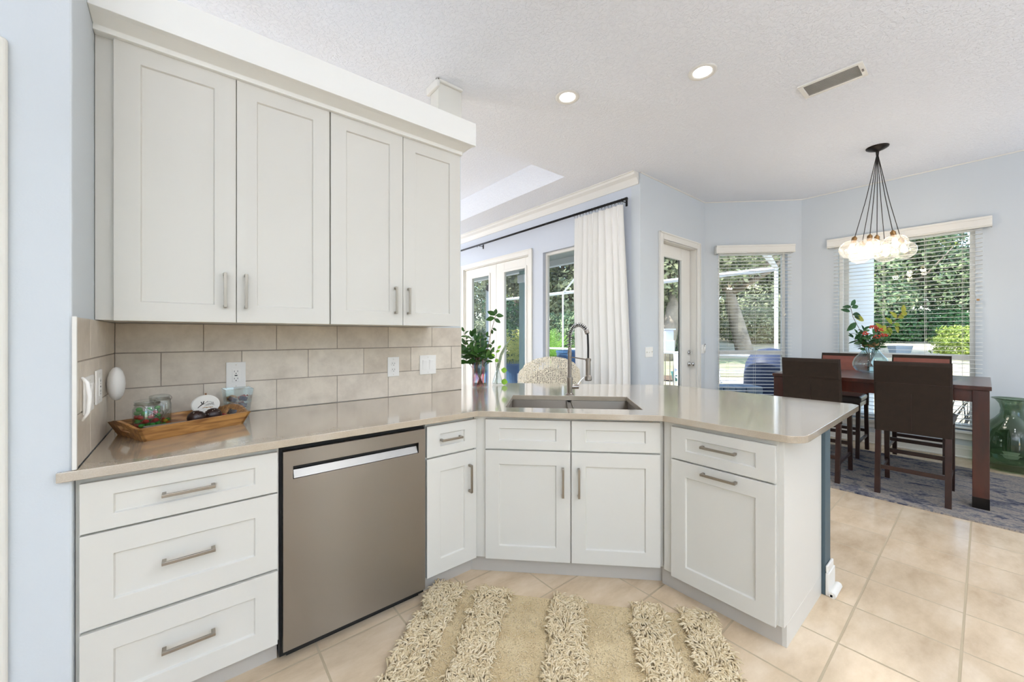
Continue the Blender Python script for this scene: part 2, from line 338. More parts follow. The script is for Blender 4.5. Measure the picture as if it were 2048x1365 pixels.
# ------------------------------------------------------------------ mesh builder
class MB:
    def __init__(s): s.v = []; s.f = []; s.uv = None
    def add(s, vs, fs):
        o = len(s.v); s.v += [tuple(v) for v in vs]; s.f += [tuple(i+o for i in f) for f in fs]; return s
    def box(s, x0, x1, y0, y1, z0, z1):
        if x0 > x1: x0, x1 = x1, x0
        if y0 > y1: y0, y1 = y1, y0
        if z0 > z1: z0, z1 = z1, z0
        v = [(x, y, z) for z in (z0, z1) for y in (y0, y1) for x in (x0, x1)]
        return s.add(v, [(0, 2, 3, 1), (4, 5, 7, 6), (0, 1, 5, 4), (2, 6, 7, 3), (0, 4, 6, 2), (1, 3, 7, 5)])
    def hexa(s, bot, top):                # four bottom corners and four top corners, both counter-clockwise from above
        v = list(bot)+list(top)
        return s.add(v, [(3, 2, 1, 0), (4, 5, 6, 7), (0, 1, 5, 4), (1, 2, 6, 5), (2, 3, 7, 6), (3, 0, 4, 7)])
    def prism(s, pts, z0, z1):
        n = len(pts); v = [(p[0], p[1], z0) for p in pts]+[(p[0], p[1], z1) for p in pts]
        tri = tessellate_polygon([[Vector((p[0], p[1], 0)) for p in pts]])
        area = sum(pts[i][0]*pts[(i+1) % n][1]-pts[(i+1) % n][0]*pts[i][1] for i in range(n))
        fs = []
        for a, b, c in tri:
            A = (pts[b][0]-pts[a][0])*(pts[c][1]-pts[a][1])-(pts[c][0]-pts[a][0])*(pts[b][1]-pts[a][1])
            if A < 0: b, c = c, b
            fs += [(a+n, b+n, c+n), (c, b, a)]
        for i in range(n):
            j = (i+1) % n; fs.append((i, j, j+n, i+n) if area > 0 else (j, i, i+n, j+n))
        return s.add(v, fs)
    def tube(s, pts, r, k=8, caps=True):
        pts = [Vector(p) for p in pts]; n = len(pts); rs = r if isinstance(r, (list, tuple)) else [r]*n
        up = None; vs = []
        for i, p in enumerate(pts):
            t = (pts[min(i+1, n-1)]-pts[max(i-1, 0)]).normalized()
            if up is None: up = Vector((0, 0, 1)) if abs(t.z) < .9 else Vector((1, 0, 0))
            a = t.cross(up)
            if a.length < 1e-6: a = t.orthogonal()
            a.normalize(); b = a.cross(t).normalized(); up = b
            for q in range(k):
                an = 2*PI*q/k; vs.append(p+(a*math.cos(an)+b*math.sin(an))*rs[i])
        fs = [(i*k+q, i*k+(q+1) % k, (i+1)*k+(q+1) % k, (i+1)*k+q) for i in range(n-1) for q in range(k)]
        if caps: fs += [tuple(range(k-1, -1, -1)), tuple((n-1)*k+q for q in range(k))]
        return s.add(vs, fs)
    def lathe(s, prof, c=(0, 0, 0), k=32, axis='z', close=False):
        vs = []; n = len(prof)
        for r, z in prof:
            for q in range(k):
                an = 2*PI*q/k; x, y = r*math.cos(an), r*math.sin(an)
                p = (x, y, z) if axis == 'z' else ((x, z, y) if axis == 'y' else (z, x, y))
                vs.append((c[0]+p[0], c[1]+p[1], c[2]+p[2]))
        fs = [(i*k+q, i*k+(q+1) % k, (i+1)*k+(q+1) % k, (i+1)*k+q) for i in range(n-1) for q in range(k)]
        if close: fs += [tuple(range(k-1, -1, -1)), tuple((n-1)*k+q for q in range(k))]
        return s.add(vs, fs)
    def ball(s, c, r, k=12, sq=(1, 1, 1)):
        n = max(4, k//2); vs = []
        for i in range(n+1):
            th = PI*i/n
            for q in range(k):
                an = 2*PI*q/k
                vs.append((c[0]+r*sq[0]*math.sin(th)*math.cos(an), c[1]+r*sq[1]*math.sin(th)*math.sin(an), c[2]-r*sq[2]*math.cos(th)))
        return s.add(vs, [(i*k+q, i*k+(q+1) % k, (i+1)*k+(q+1) % k, (i+1)*k+q) for i in range(n) for q in range(k)])
    def xf(s, m):                         # transform everything so far
        s.v = [tuple(m @ Vector(v)) for v in s.v]; return s
    def build(s, name, m, parent=None, smooth=False, bevel=0, seg=2, solid=0):
        me = bpy.data.meshes.new(name); me.from_pydata(s.v, [], s.f); me.update()
        return fin(name, me, m, parent, smooth, bevel, seg, solid)
def fin(name, me, m, parent=None, smooth=False, bevel=0, seg=2, solid=0):
    o = bpy.data.objects.new(name, me); C.objects.link(o)
    if m is not None: me.materials.append(M[m] if isinstance(m, str) else m)
    if smooth: me.polygons.foreach_set('use_smooth', [True]*len(me.polygons))
    if solid:
        w = o.modifiers.new('s', 'SOLIDIFY'); w.thickness = solid; w.offset = 0
    if bevel:
        b = o.modifiers.new('b', 'BEVEL'); b.width = bevel; b.segments = seg; b.limit_method = 'ANGLE'; b.angle_limit = math.radians(40)
    if parent is not None: o.parent = parent
    return o
def raw(name, V, F, m, parent=None, smooth=False):    # numpy verts (n,3) and quads (k,4)
    me = bpy.data.meshes.new(name); n, k, c = len(V), len(F), F.shape[1]
    me.vertices.add(n); me.vertices.foreach_set('co', V.astype(np.float32).ravel())
    me.loops.add(k*c); me.loops.foreach_set('vertex_index', F.astype(np.int32).ravel())
    me.polygons.add(k); me.polygons.foreach_set('loop_start', np.arange(0, k*c, c, dtype=np.int32))
    me.update(calc_edges=True); return fin(name, me, m, parent, smooth)
def thing(name, label, cat, loc=(0, 0, 0), rz=0, group=None):
    o = bpy.data.objects.new(name, None); C.objects.link(o); o.location = loc; o.rotation_euler = (0, 0, rz)
    o.empty_display_size = .1; o['label'] = label; o['category'] = cat
    if group: o['group'] = group
    return o
def tag(o, label, cat, group=None, kind=None):
    o['label'] = label; o['category'] = cat
    if group: o['group'] = group
    if kind: o['kind'] = kind
    return o
def struct(o): o['kind'] = 'structure'; return o
def sroot(name, loc=(0, 0, 0), rz=0):
    o = bpy.data.objects.new(name, None); C.objects.link(o); o.location = loc; o.rotation_euler = (0, 0, rz); o['kind'] = 'structure'; return o
def copy_tree(o, parent=None):
    c = o.copy(); C.objects.link(c)
    if parent is not None: c.parent = parent; c.matrix_parent_inverse = o.matrix_parent_inverse.copy()
    for ch in list(o.children): copy_tree(ch, c)
    return c

# ------------------------------------------------------------------ shell
ZC = 3.19
fl = [(-2.6, -3.1), (6.58, -3.1), (6.58, 1.66), (5.61, 2.63), (4.08, 2.63), (4.08, 9.1), (-2.6, 9.1)]
struct(MB().prism(fl, -.12, 0).build('floor', 'floor_tile'))
cl = MB().prism([(-2.6, -3.1), (6.58, -3.1), (6.58, 1.66), (5.61, 2.63), (4.08, 2.63), (4.08, 3.14), (-2.6, 3.14)], ZC, ZC+.12)
cl.box(3.38, 4.08, 3.14, 9.1, ZC, ZC+.12)
cl.box(-2.6, 3.5, 3.02, 9.1, 3.53, 3.65)             # raised tray over the living room
cl.box(3.38, 3.5, 3.14, 9.1, ZC+.12, 3.53); cl.box(-2.6, 3.38, 3.02, 3.14, ZC+.12, 3.53)
struct(cl.build('ceiling', 'ceiling_plaster'))

def wallmb(p0, p1, th, z0, z1, ops):
    """wall from p0 to p1; thickness th to the left of the direction (negative: right); openings (t0,t1,z0,z1)"""
    b = MB(); d = Vector((p1[0]-p0[0], p1[1]-p0[1])); L = d.length; a = math.atan2(d.y, d.x)
    ts = sorted({0, L, *[o[0] for o in ops], *[o[1] for o in ops]})
    for t0, t1 in zip(ts, ts[1:]):
        mid = (t0+t1)/2; hs = [(o[2], o[3]) for o in ops if o[0] <= mid <= o[1]]; z = z0
        for h0, h1 in sorted(hs):
            if h0 > z: b.box(t0, t1, 0, th, z, h0)
            z = h1
        if z < z1: b.box(t0, t1, 0, th, z, z1)
    return b.xf(Matrix.Translation((p0[0], p0[1], 0)) @ Matrix.Rotation(a, 4, 'Z'))
WZ0, WZ1 = .30, 2.49
BL = math.hypot(.90, .90)
struct(wallmb((3.95, 9.0), (3.95, 2.6195), .12, 0, ZC, [(9.0-6.23, 9.0-4.40, 0, 2.55), (9.0-4.10, 9.0-2.90, .30, 2.53)]).build('wall_living', 'wall_paint_living'))
struct(wallmb((3.95, 2.5), (5.55, 2.5), .12, 0, ZC, [(4.42-3.95, 5.30-3.95, 0, 2.50)]).build('wall_patio_door', 'wall_paint'))
struct(wallmb((5.55, 2.5), (6.45, 1.60), .12, 0, ZC, [(BL/2-.455, BL/2+.455, WZ0, WZ1)]).build('wall_bay', 'wall_paint'))
struct(wallmb((6.45, 1.60), (6.45, -3.0), .12, 0, ZC, [(1.60-1.21, 1.60-.07, WZ0, WZ1)]).build('wall_right', 'wall_paint'))
struct(wallmb((6.57, -3.0), (-2.5, -3.0), .12, 0, ZC, [(1.2, 2.6, .9, 2.4), (4.07, 4.32, .1, 2.6), (4.87, 5.12, .1, 2.6), (6.6, 8.2, .1, 2.5)]).build('wall_rear', 'wall_paint'))  # the two narrow openings are added to streak the dishwasher with daylight
struct(wallmb((-2.5, -3.0), (-2.5, 9.0), .12, 0, 3.65, [(8.0, 10.5, .4, 2.5)]).build('wall_far_left', 'wall_paint'))
struct(wallmb((-2.5, 9.0), (4.07, 9.0), .12, 0, 3.65, []).build('wall_living_end', 'wall_paint_living'))
struct(MB().box(-2.5, -.2845, 1.775, 2.65, 0, ZC).build('wall_left', 'wall_paint', bevel=.006))
struct(MB().box(-.2845, 1.58, 2.54, 2.65, 0, 2.7).build('wall_back', 'wall_paint'))
struct(MB().box(1.385, 1.58, 2.53, 2.65, 2.7, ZC).build('wall_pillar', 'cream_paint'))
t_ = MB().box(1.36, 1.385, 2.505, 2.675, ZC-.06, ZC).box(1.36, 1.58, 2.505, 2.53, ZC-.02, ZC)
struct(t_.build('trim_1', 'trim_white', bevel=.006))
# doorway casing at the far left edge
struct(MB().box(-1.3, -.405, 1.752, 1.774, 0, 2.17).build('trim_2', 'cream_paint', bevel=.018, seg=4))
# half wall under the bar top, with its base trim
hw = MB().prism([(2.495, .52), (2.60, .52), (2.60, 1.45), (1.72, 2.33), (1.72, 2.53), (1.60, 2.53), (1.60, 2.28), (2.495, 1.40)], 0, .883)
struct(hw.build('wall_peninsula', 'halfwall_dark'))
bt = MB().box(2.493, 2.618, .503, .519, 0, .115).box(2.497, 2.612, .508, .519, .115, .15).box(2.49, 2.625, .485, .503, 0, .02).tube([(2.49, .492, .012), (2.63, .492, .012)], .018)
bt.box(2.602, 2.618, .52, 1.43, 0, .115)
struct(bt.build('baseboard_peninsula', 'trim_white', bevel=.004))
# baseboards of the dining walls
def board(p0, p1, name):                  # stands on the room side (left of direction)
    b = MB(); L = math.hypot(p1[0]-p0[0], p1[1]-p0[1]); a = math.atan2(p1[1]-p0[1], p1[0]-p0[0])
    b.box(0, L, 0, -.014, 0, .10).box(0, L, 0, -.010, .10, .135).tube([(0, -.014, .1), (L, -.014, .1)], .005, 6).tube([(0, -.02, .01), (L, -.02, .01)], .012, 6)
    b.xf(Matrix.Translation((p0[0], p0[1], 0)) @ Matrix.Rotation(a, 4, 'Z')); return struct(b.build(name, 'trim_white'))
board((6.449, 1.60), (6.449, -2.99), 'baseboard_right')
board((5.55, 2.499), (6.449, 1.60), 'baseboard_bay')
board((3.95, 2.499), (4.33, 2.499), 'baseboard_door')
# crown moulding of the living-room wall
cr = MB(); prof = [(0, -.13), (-.012, -.128), (-.02, -.105), (-.045, -.06), (-.085, -.035), (-.095, -.012), (-.11, -.01), (-.11, 0), (0, 0)]
y0_, y1_ = 2.52, 8.99; n_ = len(prof)
cr.add([(3.949+p[0], y, ZC+p[1]) for y in (y0_, y1_) for p in prof], [(i, (i+1) % n_, (i+1) % n_+n_, i+n_) for i in range(n_)]+[tuple(range(n_-1, -1, -1)), tuple(range(n_, 2*n_))])
struct(cr.build('trim_3', 'trim_white'))
# thin bead where the plaster meets the dining walls
bd = MB().tube([(3.95, 2.496, ZC-.004), (5.55, 2.496, ZC-.004), (6.446, 1.60, ZC-.004), (6.446, -2.9, ZC-.004)], .007, 6)
struct(bd.build('trim_4', 'trim_white'))

# ------------------------------------------------------------------ windows and blinds (local x along wall, y outwards)
def window(name, loc, rz, w, z0, z1, mull=True, sill=True):
    r = sroot(name, loc, rz); f = MB(); y0, y1 = .055, .10
    f.box(0, .04, y0, y1, z0, z1).box(w-.04, w, y0, y1, z0, z1).box(.04, w-.04, y0, y1, z1-.04, z1).box(.04, w-.04, y0, y1, z0, z0+.05)
    if mull: f.box(.04, w-.04, y0-.01, y1, 1.055, 1.115)
    f.build('window_frame', 'trim_white', r, bevel=.004)
    MB().box(.03, w-.03, .085, .089, z0+.04, z1-.03).build('glass_pane', 'window_glass', r)
    if sill:
        s = MB().box(-.06, w+.06, -.055, .05, z0-.03, z0).box(-.04, w+.04, -.022, -.002, z0-.10, z0-.03)
        s.build('window_sill', 'trim_white', r, bevel=.006)
    return r
window('window_1', (6.45, 1.21, 0), -PI/2, 1.14, WZ0, WZ1)
bc = Vector((5.55, 2.5, 0))+Vector((S2, -S2, 0))*(BL/2-.455)
window('window_2', bc, -PI/4, .91, WZ0, WZ1)
window('window_3', (3.95, 4.10, 0), -PI/2, 1.20, .30, 2.53, mull=False)

def blind(loc, rz, w, label, ends):
    r = thing('window_blind', label, 'blind', loc, rz, 'white slatted blinds'); y = -.045
    v = MB().box(-ends, w+ends, y-.035, y-.02, 2.455, 2.565).box(-ends, w+ends, y-.042, y-.02, 2.54, 2.565).box(-ends, -ends+.008, y-.02, -.004, 2.455, 2.565).box(w+ends-.008, w+ends, y-.02, -.004, 2.455, 2.565)
    v.tube([(-ends, y-.036, 2.47), (w+ends, y-.036, 2.47)], .006, 6)
    v.build('valance', 'trim_white', r, bevel=.002)
    MB().box(.01, w-.01, y-.018, y+.028, 2.455, 2.50).build('headrail', 'blind_white', r)
    s = MB(); z = 2.44; n = 0
    while z > .375:
        m0 = len(s.v)
        s.box(0, w, y-.024, y+.024, z-.0014, z+.0014)
        z -= .0458; n += 1
    s.build('slats', 'blind_white', r)
    MB().box(0, w, y-.024, y+.024, .325, .342).build('bottom_rail', 'blind_white', r, bevel=.003)
    for t in ((.12, w/2, w-.12) if w < 1.1 else (.14, w*.38, w*.66, w-.14)):
        c = MB()
        for yy in (-.026, .026): c.tube([(t, y+yy, 2.455), (t, y+yy, .34)], .0011, 4)
        c.tube([(t+.012, y, 2.455), (t+.012, y, .34)], .0009, 4)
        c.build('ladder_cord', 'cord_white', r)
    return r
b1 = blind((6.45, 1.245, 0), -PI/2, 1.225, 'white slatted blind open over the wide window behind the dining table', .065)
MB().tube([(.06, -.085, 2.44), (.062, -.087, 1.1)], .0035, 6).build('wand', 'clear_glass', b1)
MB().box(1.185, 1.205, -.078, -.070, 1.69, 1.71).build('cord_tassel', 'straw', b1)
bb = Vector((5.55, 2.5, 0))+Vector((S2, -S2, 0))*(BL/2-.475)
b2 = blind(bb, -PI/4, .95, 'white slatted blind open over the narrow window between patio door and corner', .035)
tc_ = MB()
for q in (0, .012): tc_.tube([(.83+q, -.082, 2.45), (.833+q, -.084, 1.62+q)], .0016, 5)
tc_.ball((.833, -.084, 1.60), .011, 8, (1, 1, 1.5)).ball((.847, -.084, 1.61), .011, 8, (1, 1, 1.5))
tc_.build('pull_cord', 'cord_white', b2)

# ------------------------------------------------------------------ doors
def door_leaf(name, loc, rz, w, h, g0, g1, gz0, gz1, y=0):
    r = sroot(name, loc, rz); f = MB()
    f.box(0, g0, y, y+.045, .01, h).box(g1, w, y, y+.045, .01, h).box(g0, g1, y, y+.045, gz1, h).box(g0, g1, y, y+.045, .01, gz0)
    f.build('door_panel', 'trim_white', r, bevel=.003)
    m = MB()
    for (a0, a1, c0, c1) in ((g0-.03, g0+.012, gz0-.03, gz1+.03), (g1-.012, g1+.03, gz0-.03, gz1+.03), (g0, g1, gz1-.012, gz1+.03), (g0, g1, gz0-.03, gz0+.012)):
        m.box(a0, a1, y-.012, y-.0005, c0, c1)
    m.build('glazing_bead', 'trim_white', r, bevel=.005)
    MB().box(g0, g1, y+.02, y+.024, gz0, gz1).build('glass_pane', 'window_glass', r)
    return r
def casing(name, loc, rz, w, h, cw=.085):    # around an opening w x h, on the room side
    c = MB(); c.box(-cw, 0, -.02, -.001, 0, h+cw).box(w, w+cw, -.02, -.001, 0, h+cw).box(0, w, -.02, -.001, h, h+cw)
    c.box(-cw, -cw+.02, -.028, -.02, 0, h+cw).box(w+cw-.02, w+cw, -.028, -.02, 0, h+cw).box(-cw, w+cw, -.028, -.02, h+cw-.02, h+cw)
    c.box(0, .012, -.001, .12, 0, h).box(w-.012, w, -.001, .12, 0, h).box(.012, w-.012, -.001, .12, h-.012, h)
    o = c.build(name, 'trim_white', bevel=.004); o.location = loc; o.rotation_euler = (0, 0, rz); return struct(o)
casing('trim_5', (4.42, 2.5, 0), 0, .88, 2.50)
d1 = door_leaf('door_1', (4.435, 2.575, 0), 0, .838, 2.485, .13, .60, .25, 2.33)
h_ = MB().lathe([(.0, -.004), (.03, -.004), (.032, -.014), (.028, -.02), (0, -.022)], (.80, 0, 1.095), 20, 'y')
h_.tube([(.80, -.02, 1.095), (.80, -.03, 1.095)], .008, 8).box(.795, .805, -.045, -.028, 1.075, 1.115)
h_.build('deadbolt', 'chrome', d1, smooth=False)
h_ = MB().lathe([(0, -.004), (.032, -.004), (.034, -.012), (.02, -.022), (.011, -.028), (.011, -.045), (.024, -.05), (.03, -.062), (.024, -.074), (0, -.078)], (.80, 0, .935), 20, 'y')
h_.build('door_knob', 'chrome', d1, smooth=True)
MB().box(.60, .625, .026, .04, .25, 2.33).build('screen_edge', 'teal_wall', d1)
casing('trim_6', (3.95, 6.23, 0), -PI/2, 1.83, 2.55)
door_leaf('door_2', (3.975, 6.215, 0), -PI/2, .955, 2.535, .22, .76, .25, 2.375)
door_leaf('door_3', (3.975, 5.255, 0), -PI/2, .84, 2.535, .215, .75, .25, 2.375)

# ------------------------------------------------------------------ cabinets
ST = .075
def shaker(b, x0, x1, z0, z1, y=0, st=ST, th=.019, rec=.009):
    rt = .047 if z1-z0 < .2 else st
    """framed door front standing y..y+th, front face towards -y"""
    a = [(x0, z0), (x1, z0), (x1, z1), (x0, z1)]; i = [(x0+st, z0+rt), (x1-st, z0+rt), (x1-st, z1-rt), (x0+st, z1-rt)]
    e = .0035; k = [(x0+st+e, z0+rt+e), (x1-st-e, z0+rt+e), (x1-st-e, z1-rt-e), (x0+st+e, z1-rt-e)]
    v = [(p[0], y, p[1]) for p in a]+[(p[0], y, p[1]) for p in i]+[(p[0], y+rec, p[1]) for p in k]+[(p[0], y+th, p[1]) for p in a]
    f = []
    for q in range(4):
        w = (q+1) % 4
        f += [(q, w, w+4, q+4), (q+4, w+4, w+8, q+8), (w, q, q+12, w+12)]
    f += [(8, 9, 10, 11), (15, 14, 13, 12)]
    return b.add(v, f)
def pull(x, z, L, vert, y=0, s=.011):
    """squared bar pull centred at x,z in front of y"""
    b = MB(); h = L/2; r = .032
    def bx(a0, a1, y0, y1, c0, c1):
        if vert: b.box(x+c0, x+c1, y0, y1, z+a0, z+a1)
        else: b.box(x+a0, x+a1, y0, y1, z+c0, z+c1)
    bx(-h, h, y-r, y-r+.009, -s/2, s/2)
    bx(-h, -h+.012, y-r+.009, y-.0003, -s/2, s/2); bx(h-.012, h, y-r+.009, y-.0003, -s/2, s/2)
    return b
def front(parent, kind, x0, x1, z0, z1, handle=None, y=0, st=ST):
    o = shaker(MB(), x0, x1, z0, z1, y, st).build(kind, 'cabinet_white', parent, bevel=.0012, seg=2)
    if handle:
        hx, hz, L, vert = handle
        pull(hx, hz, L, vert, y).build('handle', 'nickel', o, bevel=.0012)
    return o
YF = 1.787; FR = .02                       # door face; frame sits FR behind it
# drawer base left of the dishwasher
t = thing('base_cabinet', 'white three-drawer base cabinet between left wall and dishwasher', 'cabinet', (0, YF, 0))
MB().box(-.283, .268, FR, .70, .10, .883).build('carcass', 'cabinet_white', t, bevel=.001)
MB().box(-.283, .268, .063, .078, 0, .10).build('toe_kick', 'toe_grey', t)
for z0, z1, hz in ((.704, .862, .784), (.399, .697, .555), (.097, .388, .253)):
    front(t, 'drawer', -.272, .262, z0, z1, (-.008, hz, .145, False))
# narrow base
t = thing('base_cabinet', 'white narrow base cabinet with one drawer and one door right of dishwasher', 'cabinet', (0, YF, 0))
MB().box(.912, 1.205, FR, .55, .10, .883).build('carcass', 'cabinet_white', t, bevel=.001)
MB().box(.912, 1.24, .063, .078, 0, .10).build('toe_kick', 'toe_grey', t)
front(t, 'drawer', .914, 1.213, .706, .864, (1.048, .787, .125, False)); front(t, 'door', .914, 1.213, .097, .697, (1.165, .55, .150, True))
# sink base, turned 45 degrees
t = thing('sink_cabinet', 'white diagonal sink base cabinet with two false fronts and two doors', 'cabinet', (1.24, 1.744, 0), -PI/4)
cb = MB().box(-.066, 0, FR, FR+.02, .10, .883).box(.936, .955, FR, FR+.02, .10, .883).box(0, .936, FR, FR+.02, .866, .883).box(0, .936, FR, FR+.02, .696, .706).box(0, .936, FR, FR+.02, .10, .112).box(.462, .474, FR, FR+.02, .112, .866)
cb.box(0, .018, FR+.02, .48, .10, .70).box(.918, .936, FR+.02, .48, .10, .70).box(.018, .918, FR+.02, .48, .10, .118).box(.018, .918, .46, .48, .118, .68)
cb.build('carcass', 'cabinet_white', t)
MB().box(-.09, .965, .06, .075, 0, .10).build('toe_kick', 'toe_grey', t)
for x0, x1 in ((.003, .464), (.471, .933)):
    front(t, 'false_front', x0, x1, .706, .866)
front(t, 'door', .003, .464, .102, .697, (.425, .538, .155, True)); front(t, 'door', .471, .933, .102, .697, (.509, .538, .155, True))
# peninsula base
t = thing('base_cabinet', 'white base cabinet with drawer and pull-out door at the peninsula end', 'cabinet', (1.89, 1.10, 0), -PI/2)
cb = MB().box(.030, .548, FR, .60, .10, .883)
cb.build('carcass', 'cabinet_white', t, bevel=.001)
MB().prism([(.548, FR), (.566, FR), (.566, .60), (.548, .60)], .10, .883).box(.548, .566, .055, .60, 0, .10).build('end_panel', 'cabinet_white', t, bevel=.001)
MB().box(.0, .548, .055, .07, 0, .10).build('toe_kick', 'toe_grey', t)
front(t, 'drawer', .079, .540, .703, .862, (.314, .793, .155, False)); front(t, 'door', .079, .540, .097, .695, (.316, .664, .155, False))
# upper cabinets
YU = 2.10
def upper(label, x0, x1, xm, hs, side):
    t = thing('wall_cabinet', label, 'cabinet', (0, YU, 1.385), 0, 'white wall cabinets')
    MB().box(x0-(.049 if side else 0), x1, FR, .425, .0, 1.09).build('carcass', 'cabinet_white', t, bevel=.001)
    for (a, b), hx in zip(((x0+.002, xm-.0015), (xm+.0015, x1-.002)), hs):
        front(t, 'door', a, b, -.002, 1.078, (hx, .137, .150, True))
    return t
upper('white wall cabinet with two tall doors, left one beside the wall corner', -.234, .536, .150, (.109, .184), True)
upper('white wall cabinet with two tall doors, right one at the open end', .5385, 1.305, .924, (.877, .954), False)
t = MB(); pts = [(-.02, 2.455), (-.02, 2.475), (-.06, 2.482), (-.085, 2.486), (-.115, 2.487), (-.115, 2.625), (.43, 2.625), (.43, 2.48)]
n_ = len(pts); xa, xb = -.284, 1.345
def offs(p, end): return (1.345 if p[0] < -.09 else 1.308+max(0, -p[0]-.02)*.42) if end else xa
v_ = [(offs(p, e), YU+p[0], p[1]) for e in (0, 1) for p in pts]
t.add(v_, [(i, (i+1) % n_, (i+1) % n_+n_, i+n_) for i in range(n_)]+[tuple(range(n_-1, -1, -1)), tuple(range(n_, 2*n_))])
tag(t.build('crown_fascia', 'fascia_paint', bevel=.002), 'deep white crown fascia running along the top of the wall cabinets', 'crown moulding')

# ------------------------------------------------------------------ dishwasher
t = thing('dishwasher', 'stainless steel dishwasher with pocket handle between the base cabinets', 'dishwasher', (0, YF, 0))
MB().box(.272, .908, .03, .60, .02, .882).build('tub_surround', 'dark', t)
b = MB(); X0, X1, Z0, Z1 = .281, .903, .052, .857; a0, a1, c0, c1 = .316, .868, .742, .794; TH = .028
b.box(X0, a0, 0, TH, Z0, Z1).box(a1, X1, 0, TH, Z0, Z1).box(a0, a1, 0, TH, c1, Z1).box(a0, a1, 0, TH, Z0, c0)
b.build('door', 'brushed_steel', t)
MB().box(a0, a1, .0275, .029, c0, c1).build('pocket_back', 'dark', t)
s_ = MB().hexa([(a0+.004, .002, c0+.002), (a1-.004, .002, c0+.002), (a1-.004, .026, c0+.002), (a0+.004, .026, c0+.002)],
               [(a0+.004, .018, c0+.032), (a1-.004, .018, c0+.032), (a1-.004, .026, c0+.034), (a0+.004, .026, c0+.034)])
cs = s_.build('control_strip', 'strip_metal', t)
mk = MB(); x = a0+.16
while x < a1-.10:
    w_ = random.choice((.004, .009, .014, .006)); dy = .0068
    mk.hexa([(x, .002+dy, c0+.013), (x+w_, .002+dy, c0+.013), (x+w_, .004+dy, c0+.013), (x, .004+dy, c0+.013)],
            [(x, .0035+dy, c0+.0165), (x+w_, .0035+dy, c0+.0165), (x+w_, .006+dy, c0+.0165), (x, .006+dy, c0+.0165)])
    x += w_+random.choice((.004, .006, .012, .016))
mk.build('button_print', 'phone_grey', cs)
MB().box(.30, .89, .05, .07, .0, .05).build('toe_kick', 'dark', t)

# ------------------------------------------------------------------ countertop with sink cut-out
def rnd(c, p, q, r, n=8):                 # rounded corner at c between directions to p and q
    c = Vector(c); a = (Vector(p)-c).normalized(); b = (Vector(q)-c).normalized(); ang = a.angle(b); d = r/math.tan(ang/2)
    s, e = c+a*d, c+b*d; out = []
    for i in range(n+1):
        u = i/n; out.append(tuple((s*(1-u)**2+c*2*u*(1-u)+e*u*u)))
    return out
P1, P2, P3, P4, P5 = (1.2, 1.757), (1.868, 1.052), (1.885, .462), (3.07, .472), (3.07, 1.66)
outer = [(-.315, 1.757), P1, P2]+rnd(P3, P2, P4, .10)+rnd(P4, P3, P5, .06)+[P5, (1.92, 2.81), (1.585, 2.85), (1.585, 2.528), (-.274, 2.528), (-.274, 1.773), (-.315, 1.773)]
sc0 = Vector((1.818, 1.637)); u_ = Vector((S2, -S2)); v_ = Vector((S2, S2))
hole = [tuple(sc0+u_*a+v_*b) for a, b in ((-.383, -.228), (-.383, .228), (.383, .228), (.383, -.228))]
b = MB(); allp = outer+hole; n = len(allp); TT, TB = .914, .884
b.v = [(p[0], p[1], TT) for p in allp]+[(p[0], p[1], TB) for p in allp]
for tr in tessellate_polygon([[Vector((*p, 0)) for p in outer], [Vector((*p, 0)) for p in hole]]):
    A = [allp[i] for i in tr]; ar = (A[1][0]-A[0][0])*(A[2][1]-A[0][1])-(A[2][0]-A[0][0])*(A[1][1]-A[0][1])
    tr = tuple(tr) if ar > 0 else (tr[0], tr[2], tr[1])
    b.f += [tr, tuple(i+n for i in reversed(tr))]
for st_, cnt in ((0, len(outer)), (len(outer), 4)):
    for i in range(cnt):
        a, c = st_+i, st_+(i+1) % cnt; b.f.append((a+n, c+n, c, a))
o = b.build('countertop', 'quartz', bevel=.002)
tag(o, 'polished tan quartz worktop that runs along the wall and round the peninsula', 'countertop')
# sink
t = thing('kitchen_sink', 'undermounted stainless steel double bowl sink below the tan worktop', 'sink', (sc0.x, sc0.y, .884), -PI/4)
for nm, x0, x1 in (('sink_bowl', -.395, -.012), ('sink_bowl', .012, .395)):
    y0, y1, dz, w = -.24, .24, -.17, .006
    s_ = MB().box(x0, x0+w, y0, y1, dz, -.001).box(x1-w, x1, y0, y1, dz, -.001).box(x0+w, x1-w, y0, y0+w, dz, -.001).box(x0+w, x1-w, y1-w, y1, dz, -.001).box(x0+w, x1-w, y0+w, y1-w, dz, dz+w)
    o = s_.build(nm, 'brushed_steel', t, bevel=.002)
    MB().lathe([(0, .001), (.03, .001), (.042, .004), (.044, .0)], ((x0+x1)/2, .0, dz+w), 20).build('drain', 'chrome', o, smooth=True)
MB().box(-.0118, .0118, -.24, .24, -.05, -.008).build('divider', 'steel_faucet', t, bevel=.004)

